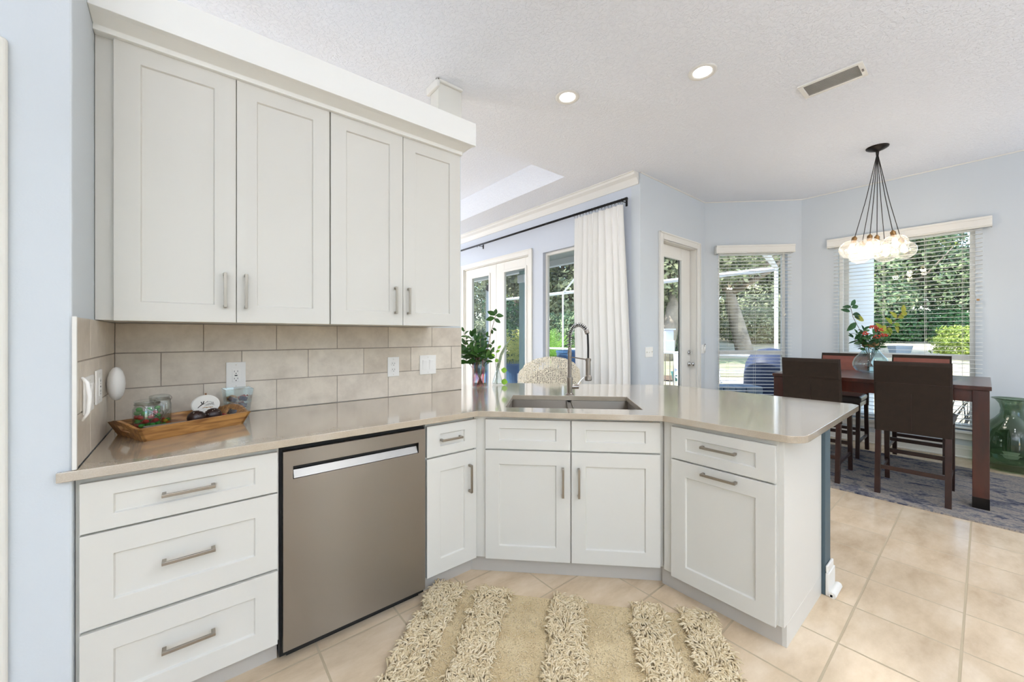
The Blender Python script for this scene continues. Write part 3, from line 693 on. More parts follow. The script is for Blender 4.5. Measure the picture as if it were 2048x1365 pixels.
# ------------------------------------------------------------------ faucet
fd = (RT*.10-FW*.13); fl_ = fd.length; fa = math.atan2(fd.y, fd.x)
t = thing('kitchen_faucet', 'brushed nickel spring faucet with pull-down sprayer behind the sink', 'faucet', (2.03, 1.838, .914), fa)
MB().lathe([(0, 0), (.031, 0), (.031, .004), (.024, .008), (.020, .012), (.020, .118), (.015, .122), (0, .122)], k=24).build('base_body', 'steel_faucet', t, smooth=False, bevel=.001)
MB().lathe([(.0, .122), (.0135, .122), (.0135, .275), (.0150, .276), (.0150, .298), (.0125, .30), (.0125, .335), (0, .335)], k=20).build('riser_tube', 'steel_faucet', t)
arc = [(0, 0, .335), (0, 0, .38)]; R_ = fl_/2
for i in range(13):
    a = PI-PI*i/12*.86; arc.append((R_+R_*math.cos(a), 0, .40+.085*math.sin(a)))
def smooth_path(pts, n):
    pts = [Vector(p) for p in pts]; L = [0]
    for a, c in zip(pts, pts[1:]): L.append(L[-1]+(c-a).length)
    out = []
    for i in range(n+1):
        s_ = L[-1]*i/n; k = 0
        while k < len(L)-2 and L[k+1] < s_: k += 1
        u = (s_-L[k])/(L[k+1]-L[k]); out.append(pts[k].lerp(pts[k+1], u))
    return out
path = smooth_path(arc, 360); coil = []
for i, p in enumerate(path):
    q = path[min(i+1, 360)]-path[max(i-1, 0)]; q.normalize(); a = Vector((0, 1, 0)); c = q.cross(a).normalized(); an = 2*PI*i/360*20
    coil.append(p+(a*math.cos(an)+c*math.sin(an))*.0135)
MB().tube(coil, .0026, 6).build('spring', 'chrome', t, smooth=True)
MB().tube(smooth_path(arc, 40), .0065, 8).build('inner_hose', 'black_rubber', t, smooth=True)
end = path[-1]
MB().tube([end+Vector((-.006, 0, .012)), end+Vector((.004, 0, -.012))], .0145, 14).build('spring_collar', 'steel_faucet', t)
hx_ = fl_+.004
MB().tube(smooth_path([end, end+Vector((.008, 0, -.02)), (hx_, 0, .33), (hx_, 0, .245)], 16), .0068, 8).build('sprayer_hose', 'black_rubber', t, smooth=True)
MB().lathe([(0, .262), (.010, .262), (.0155, .258), (.0165, .22), (.0165, .15), (.0225, .14), (.0235, .118), (.020, .112), (0, .112)], (hx_, 0, 0), 20).build('spray_head', 'steel_faucet', t)
MB().tube([(0, 0, .262), (hx_-.012, 0, .252)], .0042, 8).lathe([(.019, .242), (.0195, .242), (.0195, .258), (.019, .258)], (hx_, 0, 0), 18).build('docking_arm', 'steel_faucet', t)
kd = Matrix.Rotation(-fa+math.radians(-38), 4, 'Z')
o = MB().xf(kd); o.tube([(0, 0, .055), (.03, 0, .055), (.062, 0, .055)], [.013, .0165, .0165], 16); o.xf(kd)
o = o.build('valve_knob', 'steel_faucet', t, bevel=.002)
lv = MB().tube([(.05, 0, .06), (.075, .004, .095), (.098, .006, .118)], [.004, .0032, .0036], 8).xf(kd); lv.build('lever', 'chrome', o)

# ------------------------------------------------------------------ backsplash
def splash(length, rows, offs_, th=.009, w=.322, h=.165, gap=.0032, z0=.915):
    """tiles on a local plane: x along, front face at y=-th"""
    b = MB()
    for r in range(rows):
        zb = z0+(h)*r; zt = min(zb+h-gap, 1.383); x = offs_[r % 2]
        while x > 0: x -= w
        while x < length:
            a, c = max(x+gap/2, .001), min(x+w-gap/2, length-.001)
            if c-a > .01: b.box(a, c, -th, 0, zb+gap/2, zt)
            x += w
    return b
t = thing('tile_backsplash', 'greige brick-pattern tile backsplash below the wall cabinets', 'backsplash', (-.275, 2.538, 0))
splash(1.855, 3, (.318, .157)).build('tiles', 'splash_tile', t, bevel=.0015)
MB().box(0, 1.855, -.0068, -.0005, .915, 1.383).build('grout', 'grout', t)
t = thing('tile_backsplash', 'greige tile return on the short left wall with switches', 'backsplash', (-.284, 1.775, 0), PI/2)
splash(.752, 3, (.157+.05, .318+.05)).build('tiles', 'splash_tile', t, bevel=.0015)
MB().box(.0, .752, -.0068, .0, .915, 1.383).build('grout', 'grout', t)
MB().box(-.012, .0005, -.0105, .0, .915, 1.385).build('edge_trim', 'trim_white', t, bevel=.002)

# ------------------------------------------------------------------ plates: local x along wall, -y out
def plate(name, label, cat, loc, rz, w, h, kind, n=1, group='white wall plates'):
    t = thing(name, label, cat, loc, rz, group)
    MB().box(-w/2, w/2, -.006, 0, -h/2, h/2).build('cover_plate', 'plate_white', t, bevel=.0025)
    for i in range(n):
        cx = (i-(n-1)/2)*(w/n if kind != 'rocker' else .052)
        if kind == 'outlet':
            o = MB().box(cx-.017, cx+.017, -.0085, -.006, -.034, .034).build('receptacle', 'plate_white', t, bevel=.001)
            s_ = MB()
            for zz in (.019, -.019):
                s_.box(cx-.008, cx-.006, -.0089, -.0083, zz-.001, zz+.007).box(cx+.006, cx+.008, -.0089, -.0083, zz-.001, zz+.007)
                s_.tube([(cx, -.0089, zz-.008), (cx, -.0083, zz-.008)], .0026, 10)
            s_.box(cx-.006, cx+.006, -.0089, -.0083, -.003, .003)
            s_.build('slots', 'slot_black', o)
        elif kind == 'duplex':
            for zz in (.020, -.020):
                o = MB().tube([(cx, -.0085, zz), (cx, -.006, zz)], .0165, 20).build('receptacle', 'plate_white', t)
                MB().box(cx-.008, cx-.006, -.0089, -.0083, zz-.001, zz+.008).box(cx+.006, cx+.008, -.0089, -.0083, zz-.001, zz+.008).tube([(cx, -.0089, zz-.008), (cx, -.0083, zz-.008)], .0026, 10).build('slots', 'slot_black', o)
        elif kind == 'rocker':
            MB().box(cx-.0185, cx+.0185, -.0068, -.006, -.036, .036).hexa([(cx-.0155, -.0075, -.033), (cx+.0155, -.0075, -.033), (cx+.0155, -.0062, -.033), (cx-.0155, -.0062, -.033)],
                [(cx-.0155, -.0115, .033), (cx+.0155, -.0115, .033), (cx+.0155, -.0062, .033), (cx-.0155, -.0062, .033)]).build('rocker_switch', 'plate_white', t, bevel=.0007)
        elif kind == 'toggle':
            MB().box(cx-.006, cx+.006, -.0075, -.006, -.013, .013).box(cx-.004, cx+.004, -.018, -.007, -.002, .009).build('toggle_switch', 'cream_paint', t, bevel=.001)
    for zz in (h/2-.014, -h/2+.014): MB().tube([(0, -.0068, zz), (0, -.0058, zz)], .003, 8).build('screw', 'cord_white', t)
    return t
YS = 2.5285
plate('wall_outlet', 'white rectangular outlet on the back tiles above the wooden tray', 'outlet', (.1785, YS, 1.114), 0, .085, .14, 'outlet')
plate('wall_outlet', 'white duplex outlet on the back tiles between the other outlet and the double switch', 'outlet', (1.043, YS, 1.115), 0, .08, .13, 'duplex')
plate('light_switch', 'white double rocker switch on the back tiles nearest the open end', 'switch', (1.298, YS, 1.117), 0, .127, .135, 'rocker', 2)
plate('light_switch', 'white double rocker switch on the left tile return', 'switch', (-.2745, 1.925, 1.128), PI/2, .15, .122, 'rocker', 2)
plate('wall_outlet', 'white outlet on the left tile return beside the plug-in', 'outlet', (-.2745, 2.105, 1.135), PI/2, .115, .125, 'outlet')
plate('light_switch', 'cream triple toggle switch on the wall left of the patio door', 'switch', (4.122, 2.499, 1.13), 0, .16, .118, 'toggle', 3)
o = MB().ball((.028, 0, 0), .03, 16, (.95, 1.5, 2.35)).build('plug_in_freshener', 'plate_white', smooth=True)
o.location = (-.2735, 2.30, 1.125); tag(o, 'white egg-shaped plug-in on the left tile return near the corner', 'air freshener')
o = MB().tube([(.004, 0, .062), (.016, -.004, .045), (.022, -.004, 0), (.018, -.002, -.05), (.005, 0, -.075)], [.004, .006, .006, .005, .004], 8).build('wall_hook', 'plate_white', smooth=True)
o.location = (-.2735, 1.806, 1.132); tag(o, 'white curved handle piece on the left tile return, nearest the wall edge', 'handle')
t = thing('wall_remote', 'white remote in a wall cradle between the patio door and the narrow window', 'remote control', (5.475, 2.499, 1.135), 0)
MB().box(-.04, .04, -.012, 0, -.06, .06).build('cradle', 'plate_white', t, bevel=.004)
MB().tube([(.02, -.02, -.05), (.02, -.024, .06)], [.012, .016], 10).build('remote_body', 'plate_white', t, smooth=True)
MB().tube([(.02+.02*math.cos(a), -.03, .05+.02*math.sin(a)) for a in [i*PI/8 for i in range(17)]], .003, 5).build('loop', 'black_rubber', t)

# ------------------------------------------------------------------ ceiling lights, vent
def can(x, y, label=None, r=.093):
    t = thing('recessed_light', label, 'ceiling light', (x, y, ZC), 0, 'recessed ceiling lights')
    MB().lathe([(r, -.0005), (r, -.004), (r-.012, -.007), (r-.026, -.006), (r-.034, -.0008)], k=40).build('trim_ring', 'trim_white', t, smooth=True)
    MB().lathe([(0, -.004), (r-.034, -.003), (r-.034, -.0005)], k=32).build('lamp_disc', 'can_glow', t)
    lamp(x, y, ZC-.012, CAN_W, r-.03)
def lamp(x, y, z, w, r=.065):
    l = bpy.data.lights.new('can_lamp', 'AREA'); l.shape = 'DISK'; l.size = 2*r; l.energy = w; l.color = (.945, .978, 1.04); l.spread = math.radians(170)
    o = bpy.data.objects.new('can_lamp', l); C.objects.link(o); o.location = (x, y, z)
for (x, y), lb in zip(CANS, ('glowing round recessed ceiling light above the sink, the smaller-looking one', 'glowing round recessed ceiling light between the other one and the air vent')):
    can(x, y, lb)
for x, y in CANS_FILL:  # added ceiling lights, out of view, to brighten kitchen and dining area
    o = MB().lathe([(.093, -.0005), (.093, -.004), (.06, -.004), (0, -.004)], (x, y, ZC), 24).build('recessed_light', 'can_glow')
    tag(o, 'added round ceiling fill light in the unseen part of the room', 'ceiling light', 'added ceiling fill lights out of view'); lamp(x, y, ZC-.012, CAN_W)
for x, y in CANS_FILL_TRAY:  # added living room lights, hidden from the camera, for fill
    o = MB().lathe([(.093, -.0005), (.093, -.004), (.06, -.004), (0, -.004)], (x, y, 3.53), 24).build('recessed_light', 'can_glow')
    tag(o, 'added round ceiling fill light hidden in the raised living room ceiling', 'ceiling light', 'added ceiling fill lights in the tray'); lamp(x, y, 3.515, CAN_W)
# uplighter lamps added out of view to brighten ceilings and walls
for i, (x, y, w_) in enumerate(((-2.1, -2.6, 60), (-.6, -2.4, 88), (-2.2, -.6, 22), (2.2, -2.4, 50), (5.9, -2.2, 22), (-1.6, 4.2, 80), (1.0, 7.4, 85), (2.6, 8.3, 75))):
    t = thing('fill_lamp', 'slim added uplighter lamp, out of view, brightening ceilings and walls', 'lamp', (x, y, 0), 0, 'added uplighter lamps out of view')
    MB().lathe([(0, 0), (.14, 0), (.14, .015), (.02, .03), (.012, .04), (.012, 1.72), (0, 1.72)], k=20).build('pole', 'bronze', t)
    MB().lathe([(.02, 1.70), (.10, 1.76), (.17, 1.86), (.165, 1.86), (.095, 1.765), (.02, 1.71)], k=28).build('shade', 'bronze', t, smooth=True)
    l = bpy.data.lights.new('fill_uplight', 'POINT' if y > 3 else 'AREA'); l.energy = w_; l.color = (.945, .978, 1.04)
    if l.type == 'AREA': l.shape = 'DISK'; l.size = .28
    else: l.shadow_soft_size = .12
    o = bpy.data.objects.new('fill_uplight', l); C.objects.link(o); o.location = (x, y, 1.85 if y < 3 else 2.0); o.rotation_euler = (PI, 0, 0)
t = thing('air_vent', 'white rectangular ceiling air vent with grey louvres', 'vent', (3.608, .712, ZC))
MB().box(-.108, -.082, -.185, .185, -.012, -.0005).box(.082, .108, -.185, .185, -.012, -.0005).box(-.082, .082, .155, .185, -.012, -.0005).box(-.082, .082, -.185, -.155, -.012, -.0005).build('vent_frame', 'trim_white', t, bevel=.003)
lv = MB()
for i in range(13):
    x = -.076+i*.0127; lv.hexa([(x, -.155, -.0095), (x+.002, -.155, -.0095), (x+.002, .155, -.0095), (x, .155, -.0095)], [(x+.008, -.155, -.0015), (x+.010, -.155, -.0015), (x+.010, .155, -.0015), (x+.008, .155, -.0015)])
lv.build('louvres', 'louvre_grey', t)
MB().box(-.082, .082, -.155, .155, -.001, -.0003).build('duct_back', 'toe_grey', t)
MB().box(-.012, .012, -.175, -.165, -.02, -.012).build('damper_lever', 'phone_grey', t)

# ------------------------------------------------------------------ pendant cluster
PC = Vector((5.24, .68, 0)); DP = PC.dot(FW)
t = thing('pendant_lamp', 'cluster of seven clear glass globe pendants hanging over the dining table', 'pendant lamp', (PC.x, PC.y, ZC))
MB().lathe([(0, -.045), (.012, -.045), (.03, -.036), (.066, -.022), (.085, -.010), (.088, -.0008), (0, -.0008)], k=36).build('canopy', 'bronze', t, smooth=True)
MB().tube([(0, 0, -.04), (0, 0, -.085)], [.014, .010], 12).build('stem', 'bronze', t)
base = -(ZC-2.30)
G = [(-0.239, -0.02, 0), (-0.03, 0.13, -0.012), (-0.193, -0.13, -0.01), (-0.004, 0, 0.02), (0.214, 0.15, 0.0), (0.023, -0.13, 0.03), (0.319, 0.09, 0.018)]
for s_, dd, dz in G:
    p = RT*s_+FW*dd; bz = base+dz; e = Vector((p.x, p.y, bz)); top = Vector((p.x*.03, p.y*.03, -.08))
    mid = top.lerp(e, .55)+Vector((p.x, p.y, 0))*-.05
    sg = MB().tube(smooth_path([top, mid, e], 12), .0032, 6).build('cord', 'cord_black', t, smooth=True)
    ax = (e-mid).normalized(); ax = Vector((ax.x*1.0, ax.y*1.0, ax.z)).normalized()
    so = MB().tube([e, e+ax*.012, e+ax*.014, e+ax*.058], [.010, .012, .021, .021], 14).build('socket', 'brass', sg, bevel=.001)
    gc = e+ax*.135
    gl = MB().ball(gc, .096, 28, (1, 1, .93)).build('glass_globe', 'pendant_glass', t, smooth=True)
    bl = MB().ball(e+ax*.10, .020, 12, (1, 1, 1.25)).build('bulb', 'bulb_glow', gl, smooth=True)
    l = bpy.data.lights.new('bulb_light', 'POINT'); l.energy = 3.3; l.color = (1, .90, .78); l.shadow_soft_size = .03
    lo = bpy.data.objects.new('bulb_light', l); C.objects.link(lo); lo.location = PC+Vector((0, 0, ZC))+gc

# ------------------------------------------------------------------ dining table, rug, chairs
o = MB().prism([(4.298, -1.5), (4.28, 1.95), (5.98, 1.95), (5.90, -1.5)], .0005, .011).build('area_rug', 'rug_weave')
tag(o, 'distressed grey and navy area rug under the dining table', 'rug')
RZ = .011
t = thing('dining_table', 'dark cherry counter-height dining table on square legs', 'table', (4.6, -.03, RZ))
TL, TW, TH_ = 1.06, 1.42, .93
tp = MB().box(0, TL, 0, TW, TH_-.032, TH_); tp.build('tabletop', 'cherry', t, bevel=.004)
MB().box(.02, .04, .09, TW-.09, TH_-.125, TH_-.032).box(TL-.04, TL-.02, .09, TW-.09, TH_-.125, TH_-.032).box(.09, TL-.09, .02, .04, TH_-.125, TH_-.032).box(.09, TL-.09, TW-.04, TW-.02, TH_-.125, TH_-.032).build('apron', 'cherry', t)
for x, y in ((.008, .01), (.008, TW-.095), (TL-.093, .01), (TL-.093, TW-.095)):
    o = MB().box(x, x+.085, y, y+.085, 0, TH_-.0325).build('leg', 'cherry', t, bevel=.003)
    MB().box(x-.001, x+.086, y-.001, y+.086, 0, .085).build('foot_cuff', 'bronze', o, bevel=.002)
def make_chair(label, loc, rz):
    """local +x is forward; back panel at x=0"""
    t = thing('dining_chair', label, 'chair', loc, rz, 'counter-height dining chairs'); w = .22
    # back: slightly reclined upholstered slab with crowned top
    b = MB(); n = 8
    zs = [.52, .60, .75, .9, 1.0, 1.07, 1.095, 1.102]; off = [.025, .02, .012, -.006, -.022, -.034, -.030, -.02]; th = [.05, .055, .06, .055, .05, .042, .03, .012]
    ys = [-w, -w+.012, -w*.5, 0, w*.5, w-.012, w]; inset = [.010, 0, 0, 0, 0, 0, .010]
    vs_, fs_ = [], []
    for z, o_, tt in zip(zs, off, th):
        for y, i_ in zip(ys, inset): vs_.append((o_+i_, y, z))
        for y, i_ in zip(reversed(ys), reversed(inset)): vs_.append((o_+tt-i_, y, z))
    k = 14
    for i in range(n-1):
        for q in range(k): fs_.append((i*k+q, i*k+(q+1) % k, (i+1)*k+(q+1) % k, (i+1)*k+q))
    fs_ = [tuple(reversed(f)) for f in fs_]; fs_ += [tuple(range(k)), tuple(reversed(range((n-1)*k, n*k)))]
    bo = b.add(vs_, fs_).build('backrest', 'chair_back', t, bevel=.004, seg=3)
    se = MB().box(-.0115, -.0095, -w+.006, w-.006, .925, .9275)
    se.box(.0005, .0015, -.001, .001, .55, .92)
    se.build('seam', 'dark_wood', bo)
    fp = MB().add([(off[i]+th[i]+.003, y, zs[i]) for i in range(6) for y in (-w+.014, w-.014)], [(2*i, 2*i+1, 2*i+3, 2*i+2) for i in range(5)])
    fp.build('front_panel', 'chair_leather', bo, solid=.004)
    s_ = MB().hexa([(.03, -w+.01, .585), (.53, -w-.005, .585), (.53, w+.005, .585), (.03, w-.01, .585)], [(.03, -w+.01, .655), (.53, -w-.01, .66), (.53, w+.01, .66), (.03, w-.01, .655)])
    s_.build('seat_cushion', 'seat_leather', t, bevel=.028, seg=4)
    MB().box(.05, .50, -w+.015, w-.015, .54, .5845).build('seat_frame', 'dark_wood', t)
    for sy in (-1, 1):
        y = sy*(w-.022)
        a = .018
        MB().hexa([(-.02, y-a, 0), (.012, y-a, 0), (.012, y+a, 0), (-.02, y+a, 0)], [(.026, y-a, .52), (.066, y-a, .52), (.066, y+a, .52), (.026, y+a, .52)]).build('leg', 'dark_wood', t, bevel=.002)
        MB().hexa([(.512, y-a*.9, 0), (.542, y-a*.9, 0), (.542, y+a*.9, 0), (.512, y+a*.9, 0)], [(.46, y-a, .585), (.50, y-a, .585), (.50, y+a, .585), (.46, y+a, .585)]).build('leg', 'dark_wood', t, bevel=.002)
        MB().box(.02, .515, y-.009, y+.009, .155, .185).build('stretcher', 'dark_wood', t, bevel=.002)
    MB().box(-.002, .018, -w+.04, w-.04, .205, .238).build('stretcher', 'dark_wood', t, bevel=.002)
    MB().box(.498, .518, -w+.04, w-.04, .245, .28).build('stretcher', 'dark_wood', t, bevel=.002)
    return t
chs = [('brown counter chair with its back to the kitchen, fully visible beside the thick table leg', (4.44, .378, RZ), 0),
       ('brown counter chair with its back to the kitchen, partly behind the worktop corner', (4.44, 1.035, RZ), 0),
       ('brown counter chair on the window side whose red-brown front shows beside the vase', (6.005, 1.065, RZ), PI),
       ('brown counter chair on the window side, mostly hidden by the chair before it', (6.005, .44, RZ), PI)]
proto = make_chair(*chs[0])
for lb, loc, rz in chs[1:]:
    c = copy_tree(proto); c['label'] = lb; c.location = loc; c.rotation_euler = (0, 0, rz)
# ------------------------------------------------------------------ green floor vase
GV = (6.235, -.165, 0)
pf = [(0, .004), (.13, .004), (.175, .02), (.205, .07), (.215, .16), (.213, .30), (.20, .38), (.165, .445), (.11, .50), (.078, .55), (.072, .60), (.082, .65), (.11, .69), (.132, .70), (.134, .704), (.128, .706), (.105, .692)]
o = MB().lathe(pf, k=48).build('floor_vase', 'green_glass', smooth=True); o.location = GV
tag(o, 'large green glass vase standing on the floor right of the table', 'vase')
# ------------------------------------------------------------------ leaves
def leaf(b, p, d, n, L, wd, fold=.12, droop=.2):
    """pointed oval leaf from p along d, facing n"""
    d = Vector(d).normalized(); n = Vector(n); sd_ = d.cross(n)
    if sd_.length < 1e-4: sd_ = d.orthogonal()
    sd_.normalize(); n = sd_.cross(d).normalized(); o_ = len(b.v)
    prof = [(0, .02), (.18, .62), (.42, 1), (.68, .82), (.88, .4), (1, .0)]
    for u, w in prof:
        c = p+d*(L*u)-n*(droop*L*u*u)
        for s in (-1, 0, 1): b.v.append(tuple(c+sd_*(s*w*wd/2)+n*(abs(s)*w*wd*fold)))
    for i in range(5):
        for q in (0, 1): a = o_+i*3+q; b.f.append((a, a+1, a+4, a+3))
def spray(b, st, p0, p1, nl, L, wd, bend=Vector((0, 0, .02)), r=.0018, start=.25, spread=.9, tip=True, rs=1):
    rr = random.Random(rs); p0, p1 = Vector(p0), Vector(p1); pts = [p0.lerp(p1, u/8)+bend*math.sin(PI*u/8) for u in range(9)]
    st.tube(pts, [r*(1.2-.07*i) for i in range(9)], 5)
    ax = (p1-p0).normalized()
    for i in range(nl):
        u = start+(1-start)*i/max(1, nl-1); k = min(7, int(u*8)); p = pts[k].lerp(pts[k+1], u*8-k)
        an = i*2.4+rr.uniform(-.4, .4); o_ = ax.orthogonal().normalized(); o_ = Matrix.Rotation(an, 3, ax) @ o_
        d = o_*spread+ax*rr.uniform(.3, .8); leaf(b, p, d, (Vector((rr.uniform(-.5, .5), rr.uniform(-.5, .5), 1))-FW*.9), L*rr.uniform(.75, 1.15), wd*rr.uniform(.8, 1.15))
    if tip: leaf(b, p1, ax, Vector((0, 0, .4))-FW, L*.8, wd*.7)
# iridescent cylinder vase on the worktop
V1 = Vector((1.765, 2.552, .9145))
o = MB().lathe([(0, .003), (.056, .003), (.060, .006), (.061, .238), (.0585, .240), (.0585, .014), (0, .012)], k=36).build('cylinder_vase', 'iridescent_glass', smooth=True)
o.location = V1; tag(o, 'iridescent cylindrical glass vase of greenery on the worktop at the wall end', 'vase')
t = thing('foliage_bouquet', 'bunch of dark green leafy cuttings and a fern in the iridescent vase', 'bouquet', V1)
def lp(s, u, d=0): v = RT*s+FW*d; return Vector((v.x, v.y, u))
lf, stm = MB(), MB()
for i, (s, u, d, nl, L) in enumerate([(-.13, .44, .02, 9, .055), (-.115, .34, -.03, 8, .07), (-.07, .40, .05, 8, .075), (-.15, .27, .0, 6, .085), (-.03, .37, -.04, 8, .075), (.04, .30, -.02, 6, .08), (-.09, .27, -.06, 7, .085), (.05, .40, .06, 6, .06), (.09, .27, .02, 5, .07), (.10, .34, .0, 5, .05), (-.05, .30, -.08, 7, .08), (.01, .34, .05, 8, .07), (-.02, .27, -.07, 6, .09), (.06, .24, -.05, 5, .08)]):
    spray(lf, stm, lp(-s*.2, .02, -d*.3), lp(s, u, d), nl, L, L*.55, bend=lp(s*.05, .02), start=.55, rs=i)
lf.build('leaves', 'leaf_house', t, smooth=True); stm.build('stems', 'stem', t, smooth=True)
fn = MB(); st2 = MB(); st2.tube([lp(0, .03), lp(.0, .25), lp(.01, .43)], .0018, 5)
for i in range(22):
    u = .26+i*.0085; w_ = .045*math.sin(PI*(i+3)/26)
    for s in (-1, 1): leaf(fn, lp(.002, u), lp(s, .22, .1), lp(0, .2, -1), w_, .011, 0, .1)
fn.build('fern_frond', 'leaf_dark', t, smooth=True); st2.build('fern_stem', 'stem', t)
# tall sprig: big leaves at the top
lf, stm = MB(), MB()
stm.tube([lp(.02, .03), lp(.05, .25), lp(.085, .42), lp(.125, .57)], .0022, 6)
for s, u, ds, du, L in ((.125, .57, -.6, .35, .075), (.125, .57, .9, .0, .065), (.12, .55, -1, -.15, .075), (.115, .545, .8, -.5, .06), (.125, .575, .1, 1, .05), (.10, .47, .6, -.35, .04), (.095, .46, .1, -.8, .04), (.125, .575, -.2, .9, .04)):
    leaf(lf, lp(s, u), lp(ds, du), lp(.1, .3, -1), L, L*.55)
lf.build('sprig_leaves', 'leaf_house', t, smooth=True); stm.build('sprig_stem', 'stem_brown', t)
# little flask vase
V2 = Vector((1.952, 2.565, .9145))
o = MB().lathe([(0, .003), (.040, .003), (.045, .01), (.043, .03), (.026, .085), (.013, .125), (.011, .165), (.014, .178), (.0125, .178), (.009, .165), (.024, .08), (.04, .03), (.04, .012), (0, .008)], k=32).build('bud_vase', 'clear_glass', smooth=True)
o.location = V2; tag(o, 'small clear flask-shaped vase of water beside the iridescent vase', 'vase')
t = thing('cutting_sprigs', 'thin yellow-green cuttings and a spotted long leaf in the small flask vase', 'bouquet', V2)
sw, st_ = MB(), MB()
cv = [lp(-.005, .01), lp(.0, .13), lp(.03, .25), lp(.075, .34), (lp(.13, .41))]
cv = smooth_path(cv, 16); vv = []
for i, p in enumerate(cv):
    w_ = .011*math.sin(PI*min(1, (i+2)/17))+.002; vv += [p-RT*w_*.8+Vector((0, 0, w_*.6)), p+RT*w_*.8-Vector((0, 0, w_*.6))]
sw.add(vv, [(2*i, 2*i+1, 2*i+3, 2*i+2) for i in range(16)])
m = mat('spotted_leaf', '6f8f5a', .5); tt_ = m.node_tree; wv = tt_.nodes.new('ShaderNodeTexWave'); wv.inputs['Scale'].default_value = 28; wv.bands_direction = 'Z'; wv.inputs['Distortion'].default_value = 2
rp = tt_.nodes.new('ShaderNodeValToRGB'); rp.color_ramp.elements[0].color = (*lin('3c5638'), 1); rp.color_ramp.elements[1].color = (*lin('c9d3b4'), 1)
tcx = tt_.nodes.new('ShaderNodeTexCoord'); tt_.links.new(tcx.outputs['Object'], wv.inputs['Vector']); tt_.links.new(wv.outputs['Fac'], rp.inputs['Fac']); tt_.links.new(rp.outputs[0], tt_.nodes['Principled BSDF'].inputs['Base Color'])
sw.build('spotted_leaf', 'spotted_leaf', t, smooth=True, solid=.0015)
lf = MB()
for s, u, L in ((.048, .125, .05), (.048, .03, .055), (-.005, .205, .035)):
    st_.tube([lp(0, .10), lp(s*.4, u*.6+.08), lp(s*.75, u)], .0013, 5)
    leaf(lf, lp(s-.018, u), lp(1, -.1), lp(0, .1, -1), L, L*.95, .02, .0)
st_.tube([lp(0, .05), lp(-.02, .2), lp(.0, .30)], .0014, 5)
for s, u, ds in ((-.02, .24, -1), (-.015, .27, .8), (0, .30, .5)): leaf(lf, lp(s, u), lp(ds, .5), lp(0, .2, -1), .04, .022)
lf.build('round_leaves', 'leaf_lime', t, smooth=True); st_.build('stems', 'stem', t)
# table vase
V3 = Vector((5.40, .752, RZ+.9305))
o = MB().lathe([(0, .003), (.075, .003), (.115, .02), (.142, .06), (.145, .10), (.128, .145), (.09, .195), (.06, .235), (.052, .265), (.062, .28), (.058, .28), (.05, .262), (.087, .19), (.124, .143), (.140, .098), (.137, .06), (.11, .024), (0, .008)], k=40).build('bulb_vase', 'aqua_glass', smooth=True)
o.location = V3; tag(o, 'bulbous pale aqua glass vase holding red berries on the dining table', 'vase')
t = thing('berry_arrangement', 'arrangement of dark leaves, yellowing leaves and red berries in the table vase', 'bouquet', V3)
lf, ly, stm = MB(), MB(), MB()
for i, (s, u, d, nl, L) in enumerate([(-.13, .40, .02, 9, .085), (-.08, .44, .0, 8, .08), (-.17, .36, .03, 6, .09), (-.02, .42, .05, 8, .08), (.05, .40, .02, 8, .08), (-.10, .36, -.06, 8, .08), (.0, .36, -.08, 9, .08), (.08, .35, -.04, 8, .08), (-.05, .34, .08, 8, .08), (.11, .42, .04, 7, .07), (-.12, .31, -.02, 7, .09), (.05, .31, -.09, 7, .09), (-.04, .31, -.10, 7, .09)]):
    spray(lf, stm, lp(-s*.12, .06, -d*.2), lp(s*.9, u, d), nl, L*.85, L*.42, start=.6, rs=40+i)
pr = [lp(0, .1), lp(-.09, .40), lp(-.18, .57), lp(-.21, .69)]; stm.tube(pr, .0024, 5)
for s, u, ds, du, L in ((-.205, .69, .8, .9, .09), (-.20, .67, 1, .25, .09), (-.21, .63, -1, .3, .09), (-.19, .60, .9, -.05, .11), (-.15, .52, -.8, -.9, .12), (-.2, .68, -.9, .0, .08), (-.18, .6, 1, -.4, .12)):
    leaf(lf, lp(s, u), lp(ds, du), lp(.1, .3, -1), L, L*.5)
pr = [lp(0, .1), lp(.10, .40), lp(.22, .50), lp(.32, .62)]; stm.tube(pr, .0024, 5)
for s, u, ds, du, L in ((.32, .62, .5, 1, .09), (.31, .60, 1, .3, .085), (.28, .565, 1, .35, .08), (.27, .56, -.6, .8, .09), (.22, .50, -.7, 1, .09), (.24, .50, .9, -.1, .08), (.25, .48, .6, -.8, .09), (.19, .46, .3, -1, .09), (.17, .46, .9, -.6, .09), (.12, .44, -.6, .9, .09), (.10, .42, .7, .7, .1), (.2, .44, -.8, -.3, .08)):
    leaf(ly, lp(s, u), lp(ds, du), lp(.1, .3, -1), L, L*.6)
leaf(ly, lp(-.17, .575), lp(1, -.25), lp(0, .3, -1), .13, .065)
lf.build('dark_leaves', 'leaf_dark', t, smooth=True); ly.build('yellow_leaves', 'leaf_yellow', t, smooth=True); stm.build('stems', 'stem_brown', t)
for cs_, cu, n in ((-.07, .465, 26), (-.02, .44, 18), (-.17, .405, 14), (-.04, .37, 14), (.02, .385, 22)):
    bb_ = MB(); rr = random.Random(int(cs_*1000))
    for i in range(n): bb_.ball(lp(cs_+rr.uniform(-.035, .035), cu+rr.uniform(-.016, .016), -.12+rr.uniform(-.02, .02)), .0062, 6)
    bb_.build('berry_cluster', 'berry', t, smooth=True)
MB().lathe([(.055, .262), (.066, .27), (.068, .30), (.062, .315)], k=24).build('rim_band', 'straw', t)

